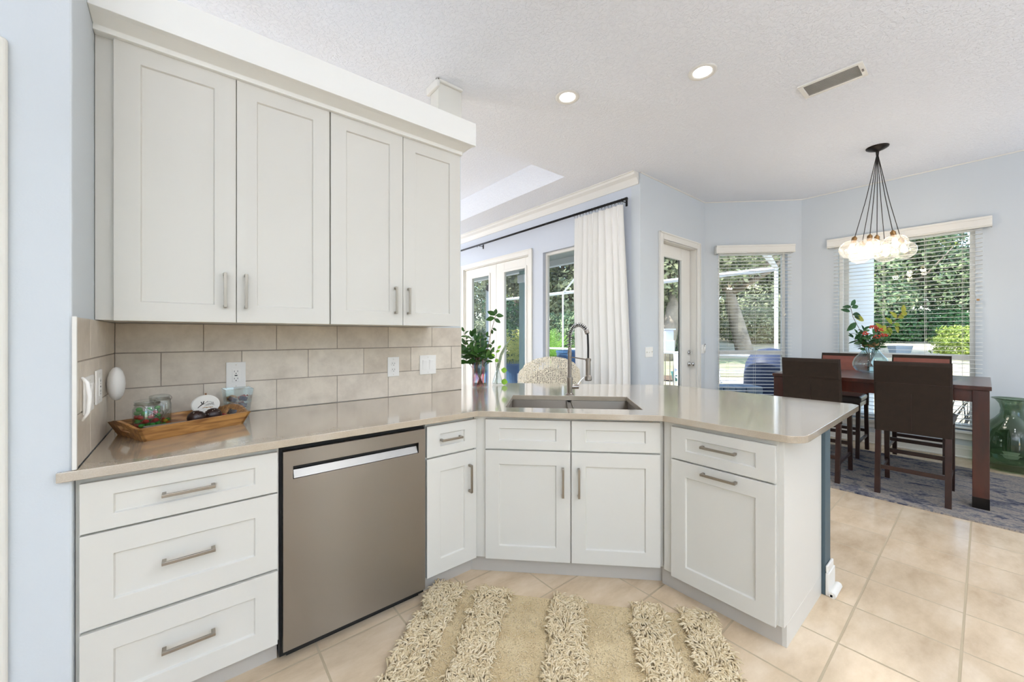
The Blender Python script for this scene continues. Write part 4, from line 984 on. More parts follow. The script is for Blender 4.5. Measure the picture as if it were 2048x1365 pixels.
# ------------------------------------------------------------------ wooden tray and what stands in and around it
TA = math.radians(23)
TO = Vector((-.029, 2.242, .9143))
t = thing('wooden_tray', 'honey-brown acacia serving tray with flared ends on the worktop', 'tray', TO, TA)
bl_, bw, rl, rw, hh, th_ = .178, .121, .203, .140, .056, .011
def slab(A, B, n_in):
    """panel between bottom edge A and top edge B, thickened inwards"""
    n_in = Vector(n_in)*th_; a0, a1 = map(Vector, A); b0, b1 = map(Vector, B)
    return MB().hexa([a0, a1, a1+n_in, a0+n_in], [b0, b1, b1+n_in, b0+n_in])
MB().hexa([(-bl_, -bw, 0), (bl_, -bw, 0), (bl_, bw, 0), (-bl_, bw, 0)], [(-bl_-.004, -bw-.003, .009), (bl_+.004, -bw-.003, .009), (bl_+.004, bw+.003, .009), (-bl_-.004, bw+.003, .009)]).build('tray_base', 'acacia', t)
slab(((-bl_, -bw, 0), (bl_, -bw, 0)), ((-rl, -rw, hh), (rl, -rw, hh)), (0, 1, 0)).build('side_board', 'acacia', t, bevel=.0015)
slab(((bl_, bw, 0), (-bl_, bw, 0)), ((rl, rw, hh), (-rl, rw, hh)), (0, -1, 0)).build('side_board', 'acacia', t, bevel=.0015)
def endboard(sx):
    b = MB(); rows = 5; cols = 12; vs_ = []
    for k_ in (0, 1):
        for i in range(rows):
            for j in range(cols+1):
                u = i/(rows-1); v = -1+2*j/cols; crest = .020*max(0, 1-(abs(v)/.75)**2.2) if i == rows-1 else .013*max(0, 1-(abs(v)/.75)**2.2) if i == rows-2 else 0
                x = bl_+(rl-bl_)*(u)+crest*.7; y = v*(bw+(rw-bw)*u); z = hh*u+crest
                vs_.append((sx*(x-k_*th_), y, z))
    m_ = rows*(cols+1); hf = []
    for k_ in (0, 1):
        for i in range(rows-1):
            for j in range(cols):
                if i == 2 and 4 <= j <= 7: continue
                q = (i*(cols+1)+j, i*(cols+1)+j+1, (i+1)*(cols+1)+j+1, (i+1)*(cols+1)+j); q = tuple(a+k_*m_ for a in q)
                hf.append(q if (k_ == 0) == (sx > 0) else tuple(reversed(q)))
    def rim(a, c_): hf.append((a, c_, c_+m_, a+m_))
    W_ = cols+1
    for j in range(cols): rim(j, j+1); rim((rows-1)*W_+j, (rows-1)*W_+j+1)
    for i in range(rows-1): rim(i*W_, (i+1)*W_); rim(i*W_+cols, (i+1)*W_+cols)
    for j in range(4, 8): rim(2*W_+j, 2*W_+j+1); rim(3*W_+j, 3*W_+j+1)
    rim(2*W_+4, 3*W_+4); rim(2*W_+8, 3*W_+8)
    return b.add(vs_, hf)
for sx in (-1, 1): endboard(sx).build('end_board', 'acacia', t)
def tw(x, y, z=.0095): v = Matrix.Rotation(TA, 3, 'Z') @ Vector((x, y, 0)); return Vector((TO.x+v.x, TO.y+v.y, TO.z+z))
def jar(label, loc, r, h, cols, nfill, rs, grp_label):
    t = thing('candy_jar', label, 'jar', loc, rs)
    MB().lathe([(0, .001), (r*.9, .001), (r, .008), (r, h*.72), (r*.88, h*.80), (r*.85, h*.9), (r*.80, h*.9), (r*.83, h*.78), (r*.94, h*.7), (r*.94, .01), (0, .006)], k=28).build('jar_body', 'clear_glass', t, smooth=True)
    MB().lathe([(0, h*.905), (r*.88, h*.905), (r*.92, h*.93), (r*.86, h*.97), (r*.5, h), (0, h*1.0)], k=28).build('jar_lid', 'clear_glass', t, smooth=True)
    w_ = MB(); w_.tube([(r*.90*math.cos(a), r*.90*math.sin(a), h*.86) for a in [i*2*PI/24 for i in range(25)]], .0012, 5)
    w_.tube([(-r*.92, -.006, h*.86), (-r*.5, -r*.98, h*.55), (0, -r*1.10, h*.40), (r*.5, -r*.98, h*.55), (r*.92, -.006, h*.86)], .0012, 5)
    w_.tube([(r*.93+.008*math.cos(a), 0, h*.86+.010*math.sin(a)) for a in [i*2*PI/12 for i in range(13)]], .0012, 5)
    w_.build('wire_bail', 'steel_faucet', t, smooth=True)
    rr = random.Random(rs*100); cr_ = r*.225; z = .018; k = 0
    while k < nfill:
        for q in range(7 if r > .03 else 5):
            if k >= nfill: break
            a = q*2*PI/6+z*90; rad = r*.70 if q < 6 else 0
            c = MB().ball((0, 0, 0), cr_, 10, (1.05, 1.05, .85)).build('candy', rr.choice(cols), smooth=True)
            p = Matrix.Rotation(rs, 3, 'Z') @ Vector((rad*math.cos(a), rad*math.sin(a), z))
            c.location = Vector(loc)+p; tag(c, grp_label, 'candy', grp_label+'s'); k += 1
        z += r*.36
    return t
jar('clear swing-top glass jar of red and green candies, front one in the tray', tw(-.120, .012), .046, .138, ['candy_red', 'candy_red', 'candy_green', 'candy_green'], 38, 1.1, 'small round red or green candy in the front glass jar')
jar('clear swing-top glass jar with a few mixed candies, behind the fuller jar', tw(-.056, .076), .039, .145, ['candy_yellow', 'candy_green', 'candy_red', 'candy_orange'], 14, .5, 'small round candy of mixed colours in the rear glass jar')
o = MB().box(-.075, .075, -.036, .036, 0, .008).build('soap_dish', 'phone_grey', bevel=.0035, seg=3)
o.location = tw(-.080, -.078, .034); o.rotation_euler = (.12, .05, TA+.1)
for m__ in [x for x in o.modifiers]: m__.segments = 4
tag(o, 'dark grey flat slab propped in the tray against the front jar', 'phone')
sp = MB().box(-.02, .02, -.012, .012, 0, .026).build('prop_block', 'phone_grey'); sp.location = tw(-.080, -.070); sp.rotation_euler = (0, 0, TA); sp.parent = None
tag(sp, 'small grey block under the flat slab in the tray', 'block')
for (x, y), lb in (((.042, -.012), 'dark speckled chocolate ball in the tray left of the other'), ((.108, -.008), 'dark speckled chocolate ball in the tray nearer the right end')):
    o = MB().ball((0, 0, .033), .033, 20, (1.05, 1, .98)).build('chocolate_ball', 'choc', smooth=True); o.location = tw(x, y); tag(o, lb, 'chocolate')
    s_ = MB(); rr = random.Random(int(x*1e4))
    for i in range(16):
        a, e = rr.uniform(0, 2*PI), rr.uniform(.3, 1.2); s_.ball((.0344*math.cos(e)*math.cos(a), .0328*math.cos(e)*math.sin(a), .033+.0322*math.sin(e)), .0015, 5)
    s_.build('sprinkles', 'coaster_white', o)
t = thing('decorative_plate', 'small oval white plate with a bird drawing propped up in the tray', 'plate', tw(.104, .050), TA-.45)
R_t = Matrix.Translation((0, 0, .0)) @ Matrix.Rotation(-.18, 4, 'X') @ Matrix.Translation((0, 0, .008)) @ Matrix.Diagonal((1.18, 1, .98, 1))
pl = MB().lathe([(0, -.003), (.042, -.003), (.046, 0), (.042, .003), (0, .003)], (0, 0, .070), 36, 'y'); pl.xf(R_t); pl.build('disc', 'coaster_white', t, smooth=False)
dr = MB()
def stroke(pts, w=.0009): dr.tube([(x, -.0036, .070+z) for x, z in pts], w, 4)
stroke([(-.016, -.004), (-.010, .002), (-.004, .004)], .0022); stroke([(-.010, .002), (-.014, .014)], .0018); stroke([(-.008, .003), (-.005, .016)], .0018); stroke([(-.016, -.004), (-.024, -.014)], .0015); stroke([(-.004, .004), (.008, .016)], .0007)
for q in range(5): stroke([(-.004+q*.006, -.008+q*.002), (.004+q*.005, -.002+q*.003), (.010+q*.004, -.006)], .0006)
stroke([(.002, .010), (.012, .013), (.022, .008)], .0006); stroke([(-.002, .0), (.01, .004), (.024, .0)], .0006)
dr.xf(R_t); dr.build('bird_drawing', 'ink', t)
dr = MB(); [stroke([(-.010+q*.006, -.016+.002*(q % 2)), (.0+q*.006, -.013)], .0013) for q in range(5)]; dr.xf(R_t); dr.build('tan_strokes', 'ink_tan', t)
MB().box(-.025, .025, -.008, .034, .0, .010).hexa([(-.004, .028, .01), (.004, .028, .01), (.004, .034, .01), (-.004, .034, .01)], [(-.004, .034, .126), (.004, .034, .126), (.004, .039, .126), (-.004, .039, .126)]).box(-.02, .02, -.012, -.008, .0, .022).build('easel', 'acacia', t)
# square glass with wrapped sweets behind the tray's right end
GL = Vector((.178, 2.437, .9143))
t = thing('glass_vessel', 'square tapered clear glass holding wrapped sweets behind the tray', 'vase', GL, .1)
a_, c_ = .042, .058; hv = .140
v_ = [(-a_, -a_, 0), (a_, -a_, 0), (a_, a_, 0), (-a_, a_, 0), (-c_, -c_, hv), (c_, -c_, hv), (c_, c_, hv), (-c_, c_, hv)]
MB().add(v_, [(3, 2, 1, 0), (0, 1, 5, 4), (1, 2, 6, 5), (2, 3, 7, 6), (3, 0, 4, 7)]).build('glass_body', 'clear_glass', t, solid=.003)
rm = MB()
for i in range(4): rm.tube([v_[4+i], v_[4+(i+1) % 4]], .0014, 5)
rm.build('glass_rim', 'clear_glass', t)
rr = random.Random(5)
for i in range(12):
    lay = i//4; q = i % 4; z = .020+lay*.034; rad = .022+lay*.005
    o = MB().box(-.017, .017, -.012, .012, -.010, .010).add([(-.017, 0, 0), (-.027, -.008, .004), (-.027, .008, -.004), (.017, 0, 0), (.027, .008, .004), (.027, -.008, -.004)], [(0, 1, 2), (3, 4, 5)]).build('wrapped_sweet', ('candy_wrap', 'candy_blue', 'candy_blue', 'straw')[(i*7) % 4], bevel=.003)
    o.location = GL+Vector((rad*math.cos(q*PI/2+.8), rad*math.sin(q*PI/2+.8), z)); o.rotation_euler = (rr.uniform(-.5, .5), rr.uniform(-.5, .5), rr.uniform(0, 3))
    tag(o, 'wrapped sweet piled inside the square glass', 'candy', 'wrapped sweets in the square glass')
for x, m_, lb in ((.152, 'candy_blue', 'dark blue wrapped sweet in the tray at its right end'), (.168, 'candy_wrap', 'red wrapped sweet in the tray at its right end')):
    o = MB().ball((0, 0, .016), .016, 12, (1, 1, .9)).build('wrapped_sweet', m_, smooth=True); o.location = tw(x*.94, -.03+(x-.152)*2.4, .0098); tag(o, lb, 'candy')

# ------------------------------------------------------------------ kitchen mat: flat weave with five shag stripes
MP0 = Vector((.985, 1.835, 0)); mu_ = Vector((.89, -1.027, 0)).normalized(); mv = Vector((-mu_.y*-1, mu_.x*-1, 0)); mv = Vector((mu_.y, -mu_.x, 0))
if mv.dot(FW) > 0: mv = -mv                          # towards the camera
MLn, MD = 1.359, .95
t = thing('shag_mat', 'beige chenille kitchen mat with five shaggy stripes in front of the sink', 'rug', MP0)
bm_ = MB().hexa([(0, 0, .0005), mu_*MLn+Vector((0, 0, .0005)), mu_*MLn+mv*MD+Vector((0, 0, .0005)), mv*MD+Vector((0, 0, .0005))][::-1], [Vector((0, 0, .012)), mu_*MLn+Vector((0, 0, .012)), mu_*MLn+mv*MD+Vector((0, 0, .012)), mv*MD+Vector((0, 0, .012))][::-1])
bm_.build('flat_weave', 'mat_base', t, bevel=.004)
def fibres(n, u0, u1, v0, v1, L, r, z0, name, mtl):
    u = RNG.uniform(u0, u1, n); v = RNG.uniform(v0, v1, n); a = RNG.uniform(0, 2*PI, n)
    # neighbouring tufts lean the same way
    a = 1.7*np.sin(u*23+1.3*np.sin(v*17))+1.9*np.sin(v*19+u*8)+RNG.normal(0, .9, n)
    base = np.outer(u, np.array(mu_))+np.outer(v, np.array(mv)); base[:, 2] = z0
    dr = np.stack([np.cos(a), np.sin(a), np.zeros(n)], 1); sd_ = np.stack([-np.sin(a), np.cos(a), np.zeros(n)], 1)
    Ls = L*RNG.uniform(.7, 1.2, n)[:, None]; up = np.array([0, 0, 1.])
    c0 = base; c1 = base+dr*Ls*.25+up*Ls*.50; c2 = base+dr*Ls*.62+up*Ls*.66; c3 = base+dr*Ls*.98+up*Ls*.56
    V = []
    for c, rr_, tn in ((c0, r*.8, up), (c1, r, up), (c2, r, up), (c3, r*.6, up)):
        for q in range(4):
            an = q*PI/2; nrm = up if tn is up else up
            V.append(c+sd_*rr_*math.cos(an)+(up*.8-dr*.6)*rr_*math.sin(an))
    V = np.stack(V, 1).reshape(-1, 3); idx = np.arange(n)[:, None, None]*16
    q = np.array([[i*4+k, i*4+(k+1) % 4, (i+1)*4+(k+1) % 4, (i+1)*4+k] for i in range(3) for k in range(4)]+[[12, 13, 14, 15]])
    F = (idx+q[None]).reshape(-1, 4)
    return raw(name, V, F, mtl, t, smooth=True)
for (u0, u1) in ((.0, .157), (.235, .40), (.615, .765), (.99, 1.137), (1.213, 1.359)):
    o = fibres(2900, u0, u1, -.012, MD, .029, .0038, .011, 'shag_stripe', 'shag')
o = fibres(9000, 0.01, MLn-.01, .01, MD-.01, .007, .0016, .0115, 'short_pile', 'shag'); o['kind'] = 'stuff'

# ------------------------------------------------------------------ living room pieces
t = thing('curtain_rod', 'thin black curtain rod along the living room wall', 'curtain rod', (3.82, 2.62, 2.885))
MB().tube([(0, 0, 0), (0, 5.2, 0)], .0145, 12).build('rod', 'black_metal', t, smooth=True)
MB().tube([(0, -.035, 0), (0, 0, 0)], [.017, .017], 14).build('finial', 'black_metal', t, bevel=.004)
MB().tube([(0, 1.25, 0), (0, 1.29, 0)], .015, 12).build('joint_ring', 'black_metal', t)
for y in (.06, 2.98): MB().tube([(.128, y, -.0), (.0, y, 0)], .005, 6).box(.122, .129, y-.012, y+.012, -.04, .04).tube([(0, y, 0), (0, y, -.035)], .004, 6).build('bracket', 'black_metal', t)
# curtain: pleated sheet flaring downwards
nx, nz = 150, 16; vs_ = []
for j in range(nz+1):
    v = j/nz; z = 2.845-(2.825)*v; y0 = 2.655-.085*min(1, v*1.6); y1 = 3.385+.04*min(1, v*3)-.06*v
    for i in range(nx+1):
        u = i/nx; amp = .020+.022*min(1, v*2.5); ph = u*2*PI*8.5+.9*math.sin(u*9)+.6*v*math.sin(u*5)
        vs_.append((3.84+amp*math.sin(ph)+.008*math.sin(u*40), y0+(y1-y0)*u+.006*math.sin(ph*2), z))
t = thing('curtain', 'long off-white pleated curtain panel hanging beside the living room window', 'curtain', (0, 0, 0))
MB().add(vs_, [(j*(nx+1)+i, (j+1)*(nx+1)+i, (j+1)*(nx+1)+i+1, j*(nx+1)+i+1) for j in range(nz) for i in range(nx)]).build('cloth', 'curtain', t, smooth=True)
for k in range(16):
    y = 2.66+k*.048; MB().tube([(3.82+.017*math.cos(a), y, 2.880+.020*math.sin(a)) for a in [i*2*PI/12 for i in range(13)]], .0022, 5).tube([(3.82, y, 2.862), (3.835, y, 2.838)], .0016, 5).build('clip_ring', 'black_metal', t)
# armchair with crochet throw
AC = Vector((3.31, 3.335, 0)); ta = math.atan2(FW.y, FW.x)
t = thing('armchair', 'upholstered tub armchair behind the peninsula, under the crochet throw', 'armchair', AC, ta-PI/2)
def shell(rx, ry, z0, hb, n=28, m_=8, th=.0):
    vs_ = []
    for j in range(m_+1):
        for i in range(n+1):
            a = PI+PI*i/n; w = math.sin(PI*i/n)**.7; top = z0+hb*(.25+.75*w); z = z0+(top-z0)*j/m_; k = 1+.08*(j/m_)-.10*max(0, j/m_-.8)*5*.3
            vs_.append((rx*k*math.cos(a), ry*k*math.sin(a), z))
    return vs_, [(j*(n+1)+i, j*(n+1)+i+1, (j+1)*(n+1)+i+1, (j+1)*(n+1)+i) for j in range(m_) for i in range(n)]
MB().add(*shell(.32, .28, .12, .84)).build('backrest', 'armchair', t, smooth=True, solid=.10)
MB().box(-.27, .27, -.22, .32, .20, .46).build('seat', 'armchair', t, bevel=.05, seg=4)
for x in (-.24, .24):
    for y in (-.2, .28): MB().tube([(x, y, 0), (x, y, .2)], [.014, .02], 8).build('leg', 'dark_wood', t)
# throw: dome draped over the back
n, m_ = 40, 16; vs_ = []; uvs = []
for j in range(m_+1):
    v = j/m_
    for i in range(n+1):
        a = PI*1.02+PI*.96*i/n; w = math.sin(PI*i/n)**.75; topz = .80+.32*w
        if v < .25: k = .42+(1.0-.42)*(v/.25); z = topz-.05+.05*math.sin(v/.25*PI/2)-.0
        else: k = 1.0+.14*((v-.25)/.75); z = topz-((v-.25)/.75)*(.42+.04*math.sin(i*.9))
        if v >= .25: z -= .03*(1-math.cos(min(1, (v-.25)/.2)*PI/2))
        vs_.append((.375*k*math.cos(a)+.008*math.sin(i*1.3), .35*k*math.sin(a), z-.03)); uvs.append((i/n*2, v*1.4))
b = MB().add(vs_, [(j*(n+1)+i, j*(n+1)+i+1, (j+1)*(n+1)+i+1, (j+1)*(n+1)+i) for j in range(m_) for i in range(n)])
o = b.build('crochet_throw', 'crochet', smooth=True); me = o.data; ul = me.uv_layers.new(name='u')
for lp_ in me.loops: ul.data[lp_.index].uv = uvs[lp_.vertex_index]
o.location = AC+Vector((0, 0, .0)); o.rotation_euler = (0, 0, ta-PI/2)
tag(o, 'cream open-work crochet throw draped over the armchair back', 'throw blanket')

# ------------------------------------------------------------------ outdoors
gp = []
ZG = -.14
def gz(d): return ZG+max(0, d-13)*.093
D_ = [2, 8, 12.6, 13, 14, 16, 18, 20, 23, 26, 30, 36, 60]; S_ = np.linspace(-1.6, 2.6, 22)
vs_ = [tuple(at(d, s*max(d, 6), gz(min(d, 34))+.0)) for d in D_ for s in S_]; nn = len(S_)
struct(MB().add(vs_, [(i*nn+j, i*nn+j+1, (i+1)*nn+j+1, (i+1)*nn+j) for i in range(len(D_)-1) for j in range(nn-1)]).build('ground', 'yard', smooth=True))
struct(MB().prism([(4.1, 2.66), (5.63, 2.66), (6.62, 1.67), (9.2, 1.67), (9.6, 12), (4.1, 12)], -.13, -.03).build('floor_patio', 'concrete'))
vs_ = [tuple(at(d, s*d, gz(d)+.02)) for d in (13.4, 15, 17.4) for s in np.linspace(-.3, .78, 12)]
o = MB().add(vs_, [(i*12+j, i*12+j+1, (i+1)*12+j+1, (i+1)*12+j) for i in range(2) for j in range(11)]).build('lawn', 'grass'); tag(o, 'strip of green grass beyond the patio screen', 'grass', kind='stuff')
vs_ = [tuple(at(d, s*d, gz(d)+.03)) for d in (12.4, 13.5) for s in np.linspace(-.1, .5, 8)]
o = MB().add(vs_, [(j, j+1, 8+j+1, 8+j) for j in range(7)]).build('mulch_bed', 'mulch'); tag(o, 'brown mulch bed at the patio edge outside the glass door', 'mulch', kind='stuff')
# porch roof, beam, column
struct(MB().box(4.08, 5.40, 2.64, 9.6, 2.75, 2.83).build('ceiling_porch', 'soffit'))
struct(MB().box(5.28, 5.40, 2.64, 9.6, 2.64, 2.7495).build('trim_7', 'cage_white'))
o = MB().box(5.405, 5.50, 2.64, 9.6, 2.66, 2.76).build('roof_gutter', 'gutter_dark', bevel=.01); tag(o, 'dark brown gutter along the porch roof edge', 'gutter')
t = thing('porch_column', 'square grey-green porch column seen through the right glazed door', 'column', (5.22, 5.97, -.03))
MB().box(-.07, .07, -.07, .07, .0, 2.665).build('shaft', 'column_teal', t); MB().box(-.10, .10, -.10, .10, 2.42, 2.58).build('capital', 'cage_white', t, bevel=.01); MB().box(-.10, .10, -.10, .10, .42, .58).build('base_block', 'cage_white', t, bevel=.01)
t = thing('downspout', 'white and dark bent downspout outside the left glazed door', 'downspout', (5.3, 7.35, -.03))
MB().box(-.03, .03, -.03, .03, 0, 2.4).build('pipe', 'cage_white', t); MB().tube(smooth_path([(0, 0, 2.4), (.0, -.05, 2.5), (.1, -.22, 2.55), (.15, -.25, 2.68)], 10), .05, 8).build('elbow', 'gutter_dark', t, smooth=True)
# screen enclosure
t = thing('screen_enclosure', 'white aluminium pool cage frame around the patio', 'screen enclosure', (9.1, 2.68, -.03))
def bar(a, c, w=.05, nm='rail'): MB().tube([a, c], w*.7, 4).build(nm, 'cage_white', t)
for y in (0, 2.9, 5.85, 9): bar((0, y, 0), (0, y, 2.72), .05, 'post')
bar((0, 0, 2.7), (0, 9.2, 2.7), .07); bar((0, 0, .93), (0, 9.2, .93), .045); bar((0, 0, 2.7), (-1.3, 0, 3.3), .07); bar((0, 0, 2.7), (-2.6, -.5, 2.7), .05)
bar((0, 5.85, 2.7), (-1.0, 4.0, 3.3), .05); bar((0, 2.9, 2.7), (-1.3, 2.9, 3.3), .05)
# white privacy wall outside the wide window
struct(MB().box(6.60, 8.4, 1.13, 1.22, -.13, 2.9).build('wall_outside', 'outer_wall'))
# covered grill
GP = at(6.7, 4.45, -.03)
t = thing('covered_grill', 'domed barbecue under a dark navy cover outside the narrow window', 'grill', GP)
prf = [(.42, 0), (.46, .1), (.46, .45), (.45, .70), (.42, .88), (.34, 1.02), (.20, 1.11), (0, 1.14)]
MB().lathe(prf, k=28).xf(Matrix.Diagonal((1.05, .85, 1, 1))).build('cover', 'grill_cover', t, smooth=True)
MB().tube([(.483*math.cos(a), .391*math.sin(a), .5) for a in [i*2*PI/28 for i in range(29)]], .006, 5).build('strap', 'black_rubber', t)
o = MB()
rr = random.Random(9)
for r_ in range(4):
    x = -.62+.08*(r_ % 2)
    while x < .5:
        w_ = rr.uniform(.16, .27); o.box(x, x+w_-.012, -.2+rr.uniform(-.02, .01), .2, r_*.14, r_*.14+.13); x += w_
o = o.build('stone_planter', 'stone', bevel=.02, seg=3); o.location = at(6.3, 3.42, -.03); o.rotation_euler = (0, 0, HEAD-PI/2); tag(o, 'low blue-grey stone block planter outside the narrow window', 'planter')
def patio_chair(label, loc, rz):
    t = thing('patio_chair', label, 'chair', loc, rz, 'white patio chairs')
    f = MB()
    for s in (-.25, .25):
        f.tube([(s, .22, 0), (s, .25, .62), (s, -.22, .62), (s, -.26, 0)], .014, 6).tube([(s, -.2, .42), (s, -.34, .95)], .014, 6)
    f.tube([(-.25, -.34, .95), (.25, -.34, .95)], .014, 6); f.build('frame', 'cage_white', t, smooth=True)
    MB().box(-.24, .24, -.2, .24, .40, .42).build('seat', 'bin_white', t); MB().hexa([(-.24, -.215, .45), (.24, -.215, .45), (.24, -.20, .45), (-.24, -.20, .45)], [(-.24, -.34, .93), (.24, -.34, .93), (.24, -.325, .93), (-.24, -.325, .93)]).build('backrest', 'bin_white', t)
    return t
pcH = patio_chair('white tubular patio chair outside the narrow window left of the grill', at(7.9, 4.50, -.03), .4)
c = copy_tree(pcH); c['label'] = 'white tubular patio chair partly behind the left edge of the narrow window'; c.location = at(8.6, 3.9, -.03); c.rotation_euler = (0, 0, 2.2)
t = thing('storage_box', 'pale two-tier outdoor cabinet on legs seen through the patio door', 'cabinet', at(10.4, 4.16, -.03), HEAD-PI/2)
MB().box(-.13, .13, -.15, .15, .88, 1.22).build('lower_box', 'bin_white', t, bevel=.01); MB().box(-.11, .11, -.13, .13, 1.22, 1.50).build('upper_box', 'bin_white', t, bevel=.01); MB().box(-.15, .15, -.17, .17, 1.50, 1.53).build('lid', 'bin_white', t)
for x in (-.11, .11):
    for y in (-.12, .12): MB().box(x-.008, x+.008, y-.008, y+.008, 0, .88).build('leg', 'phone_grey', t)
o = MB().lathe([(0, 0), (.10, 0), (.15, .25), (.16, .27), (.13, .27), (.10, .05), (0, .05)], k=20).build('flower_pot', 'teal_plastic', smooth=True); o.location = at(11.6, 4.9, -.03); tag(o, 'teal plastic pot on the patio seen through the patio door', 'pot')
o = MB().tube(smooth_path([(0, 0, .0), (.05, 0, .4), (-.15, 0, .75), (-.35, 0, .80)], 12), [.10]*4+[.12]*9, 8).build('garden_hose_reel', 'grill_cover', smooth=True); o.location = at(10.9, 4.98, -.03); o.rotation_euler = (0, 0, HEAD-PI/2); tag(o, 'dark curved folded cover drooping beside the pale outdoor cabinet', 'cover')
# leaf clouds
def cloud(name, blobs, n, size, mtl, parent=None, seed=1):
    """leaves scattered in the outer shell of ellipsoids (cx,cy,cz,rx,ry,rz)"""
    g = np.random.default_rng(seed); B = np.array(blobs, float); vol = (B[:, 3]*B[:, 4]+B[:, 3]*B[:, 5])
    k = g.choice(len(B), n, p=vol/vol.sum()); u = g.normal(size=(n, 3)); u /= np.linalg.norm(u, axis=1)[:, None]
    # clumps: push leaves toward clump directions
    rad = g.uniform(.55, 1.0, n)**.6; lump = 1+.16*np.sin(u[:, 0]*7+k*1.7)*np.sin(u[:, 1]*8+k)+.12*np.sin(u[:, 2]*11+k*2.1)
    P = B[k, :3]+u*B[k, 3:]*(rad*lump)[:, None]
    a = g.normal(size=(n, 3))+u*1.2+np.array([0, 0, .5]); a /= np.linalg.norm(a, axis=1)[:, None]   # normals
    t1 = np.cross(a, g.normal(size=(n, 3))); t1 /= np.linalg.norm(t1, axis=1)[:, None]; t2 = np.cross(a, t1)
    s = size*g.uniform(.6, 1.3, n)[:, None]
    V = np.stack([P-t1*s, P-t2*s*.5, P+t1*s, P+t2*s*.5], 1).reshape(-1, 3); F = np.arange(4*n).reshape(-1, 4)
    return raw(name, V, F, mtl, parent)
def tree(label, d, s, H_, R_, mtl, n, size, seed, trunk=.22, base=None, lean=(0, 0), lo=.35, grp='trees beyond the patio', bark='bark'):
    p = at(d, s, gz(min(d, 34))-.05); t = thing('tree', label, 'tree', p, 0, grp); rr = random.Random(seed)
    top = Vector((lean[0], lean[1], H_*.62)); tp_ = [Vector((0, 0, 0)), top*.3+Vector((.05, 0, 0)), top*.6, top]
    tk = MB().tube(smooth_path(tp_, 8), [trunk*(1.2-.09*i) for i in range(9)], 10)
    for q in range(4):
        a = rr.uniform(0, 6.28); b0 = top*rr.uniform(.55, .9); tk.tube([b0, b0+Vector((math.cos(a)*R_*.4, math.sin(a)*R_*.4, H_*.12)), b0+Vector((math.cos(a)*R_*.75, math.sin(a)*R_*.75, H_*.3))], [trunk*.5, trunk*.3, trunk*.12], 7)
    tk.build('trunk', bark, t, smooth=True)
    bl = []
    for q in range(13):
        a = rr.uniform(0, 6.28); ra = R_*rr.uniform(.1, .75); z = H_*rr.uniform(lo, .9); r_ = R_*rr.uniform(.3, .5)
        bl.append((lean[0]*z/H_+math.cos(a)*ra, lean[1]*z/H_+math.sin(a)*ra, z, r_, r_, r_*.75))
    cloud('crown', bl, n, size, mtl, t, seed); return t
K = 1.0
TR = [  # label, d, s, height, radius, material, n, size, lo
 ('broad dense evergreen filling the left part of the wide window', 27, 24.0, 9.5, 4.6, 'leaf_evergreen', 17000, .15, .12),
 ('dense evergreen in the middle of the wide window', 28, 28.2, 7.8, 4.4, 'leaf_evergreen', 17000, .15, .10),
 ('dense evergreen at the right side of the wide window', 27.5, 32.0, 6.4, 4.2, 'leaf_evergreen', 16000, .15, .10),
 ('dark evergreen behind the dining pendant lamp', 31, 21.5, 10.5, 4.6, 'leaf_oak', 14000, .16, .15),
 ('yellow-green tree rising above the evergreens in the wide window', 31, 31.5, 7.9, 2.6, 'leaf_bright', 9000, .14, .5),
 ('distant oak behind the narrow window, right part', 29, 18.2, 9.5, 4.8, 'leaf_oak', 14000, .16, .12),
 ('oak canopy spreading behind the top of the narrow window', 19, 11.4, 8.4, 4.4, 'leaf_oak', 15000, .12, .52),
 ('distant bushy tree behind the narrow window, left part', 30, 14.2, 9.0, 4.6, 'leaf_oak', 14000, .16, .05),
 ('oak with grey trunk seen through the patio door', 17, 6.6, 8.5, 4.0, 'leaf_oak', 14000, .12, .40),
 ('bushy tree behind the patio door and curtain', 24, 7.6, 8.0, 4.2, 'leaf_oak', 14000, .14, .05),
 ('oak crown seen in the upper part of the living room window', 21, 3.2, 9.2, 4.2, 'leaf_oak', 16000, .13, .2),
 ('light green tree behind the sago palm', 25, 1.0, 8.5, 4.2, 'leaf_bright', 13000, .14, .05),
 ('tree with pale foliage seen through the left glazed door', 18, -1.9, 8.5, 3.2, 'leaf_oak', 16000, .10, .08),
 ('oak seen through the right glazed door', 22, .2, 9, 3.6, 'leaf_oak', 13000, .13, .1)]
for i, (lb, d, s, h, r, m_, n, sz, lo) in enumerate(TR):
    ln = (-1.1, .9) if 'spreading' in lb else ((.9, -.6) if 'grey trunk' in lb else (0, 0))
    tree(lb, d, s, h, r, m_, int(n*K), sz, 20+i, trunk=.34 if 'spreading' in lb or 'grey trunk' in lb else .2, lean=ln, lo=lo, bark='bark_light' if ln[0] else 'bark')
def shrub(label, d, s, blobs, mtl, n, size, seed, cat='shrub'):
    p = at(d, s, gz(d)-.05); t = thing('shrub', label, cat, p, 0, 'garden shrubs')
    cloud('foliage', blobs, n, size, mtl, t, seed)
    MB().tube([(0, 0, 0), (.05, .02, .5)], [.04, .02], 6).build('stems', 'bark', t)
shrub('round yellow-green shrub at the lower right of the wide window', 17.4, 20.2, [(0, 0, .75, 1.0, 1.0, .85), (.4, -.5, .6, .7, .7, .6)], 'leaf_bright', 9000, .055, 71)
for i, (lb, s) in enumerate((('low dark hedge below the evergreens, left in the wide window', 21.5), ('low dark hedge below the evergreens, middle of the wide window', 25.5), ('low dark hedge below the evergreens, right in the wide window', 29.5))):
    shrub(lb, 24.5, s, [(dx, -dx*.7, .9, 1.3, 1.3, 1.2) for dx in (-1.4, 0, 1.4)], 'leaf_dark', 8000, .10, 80+i)
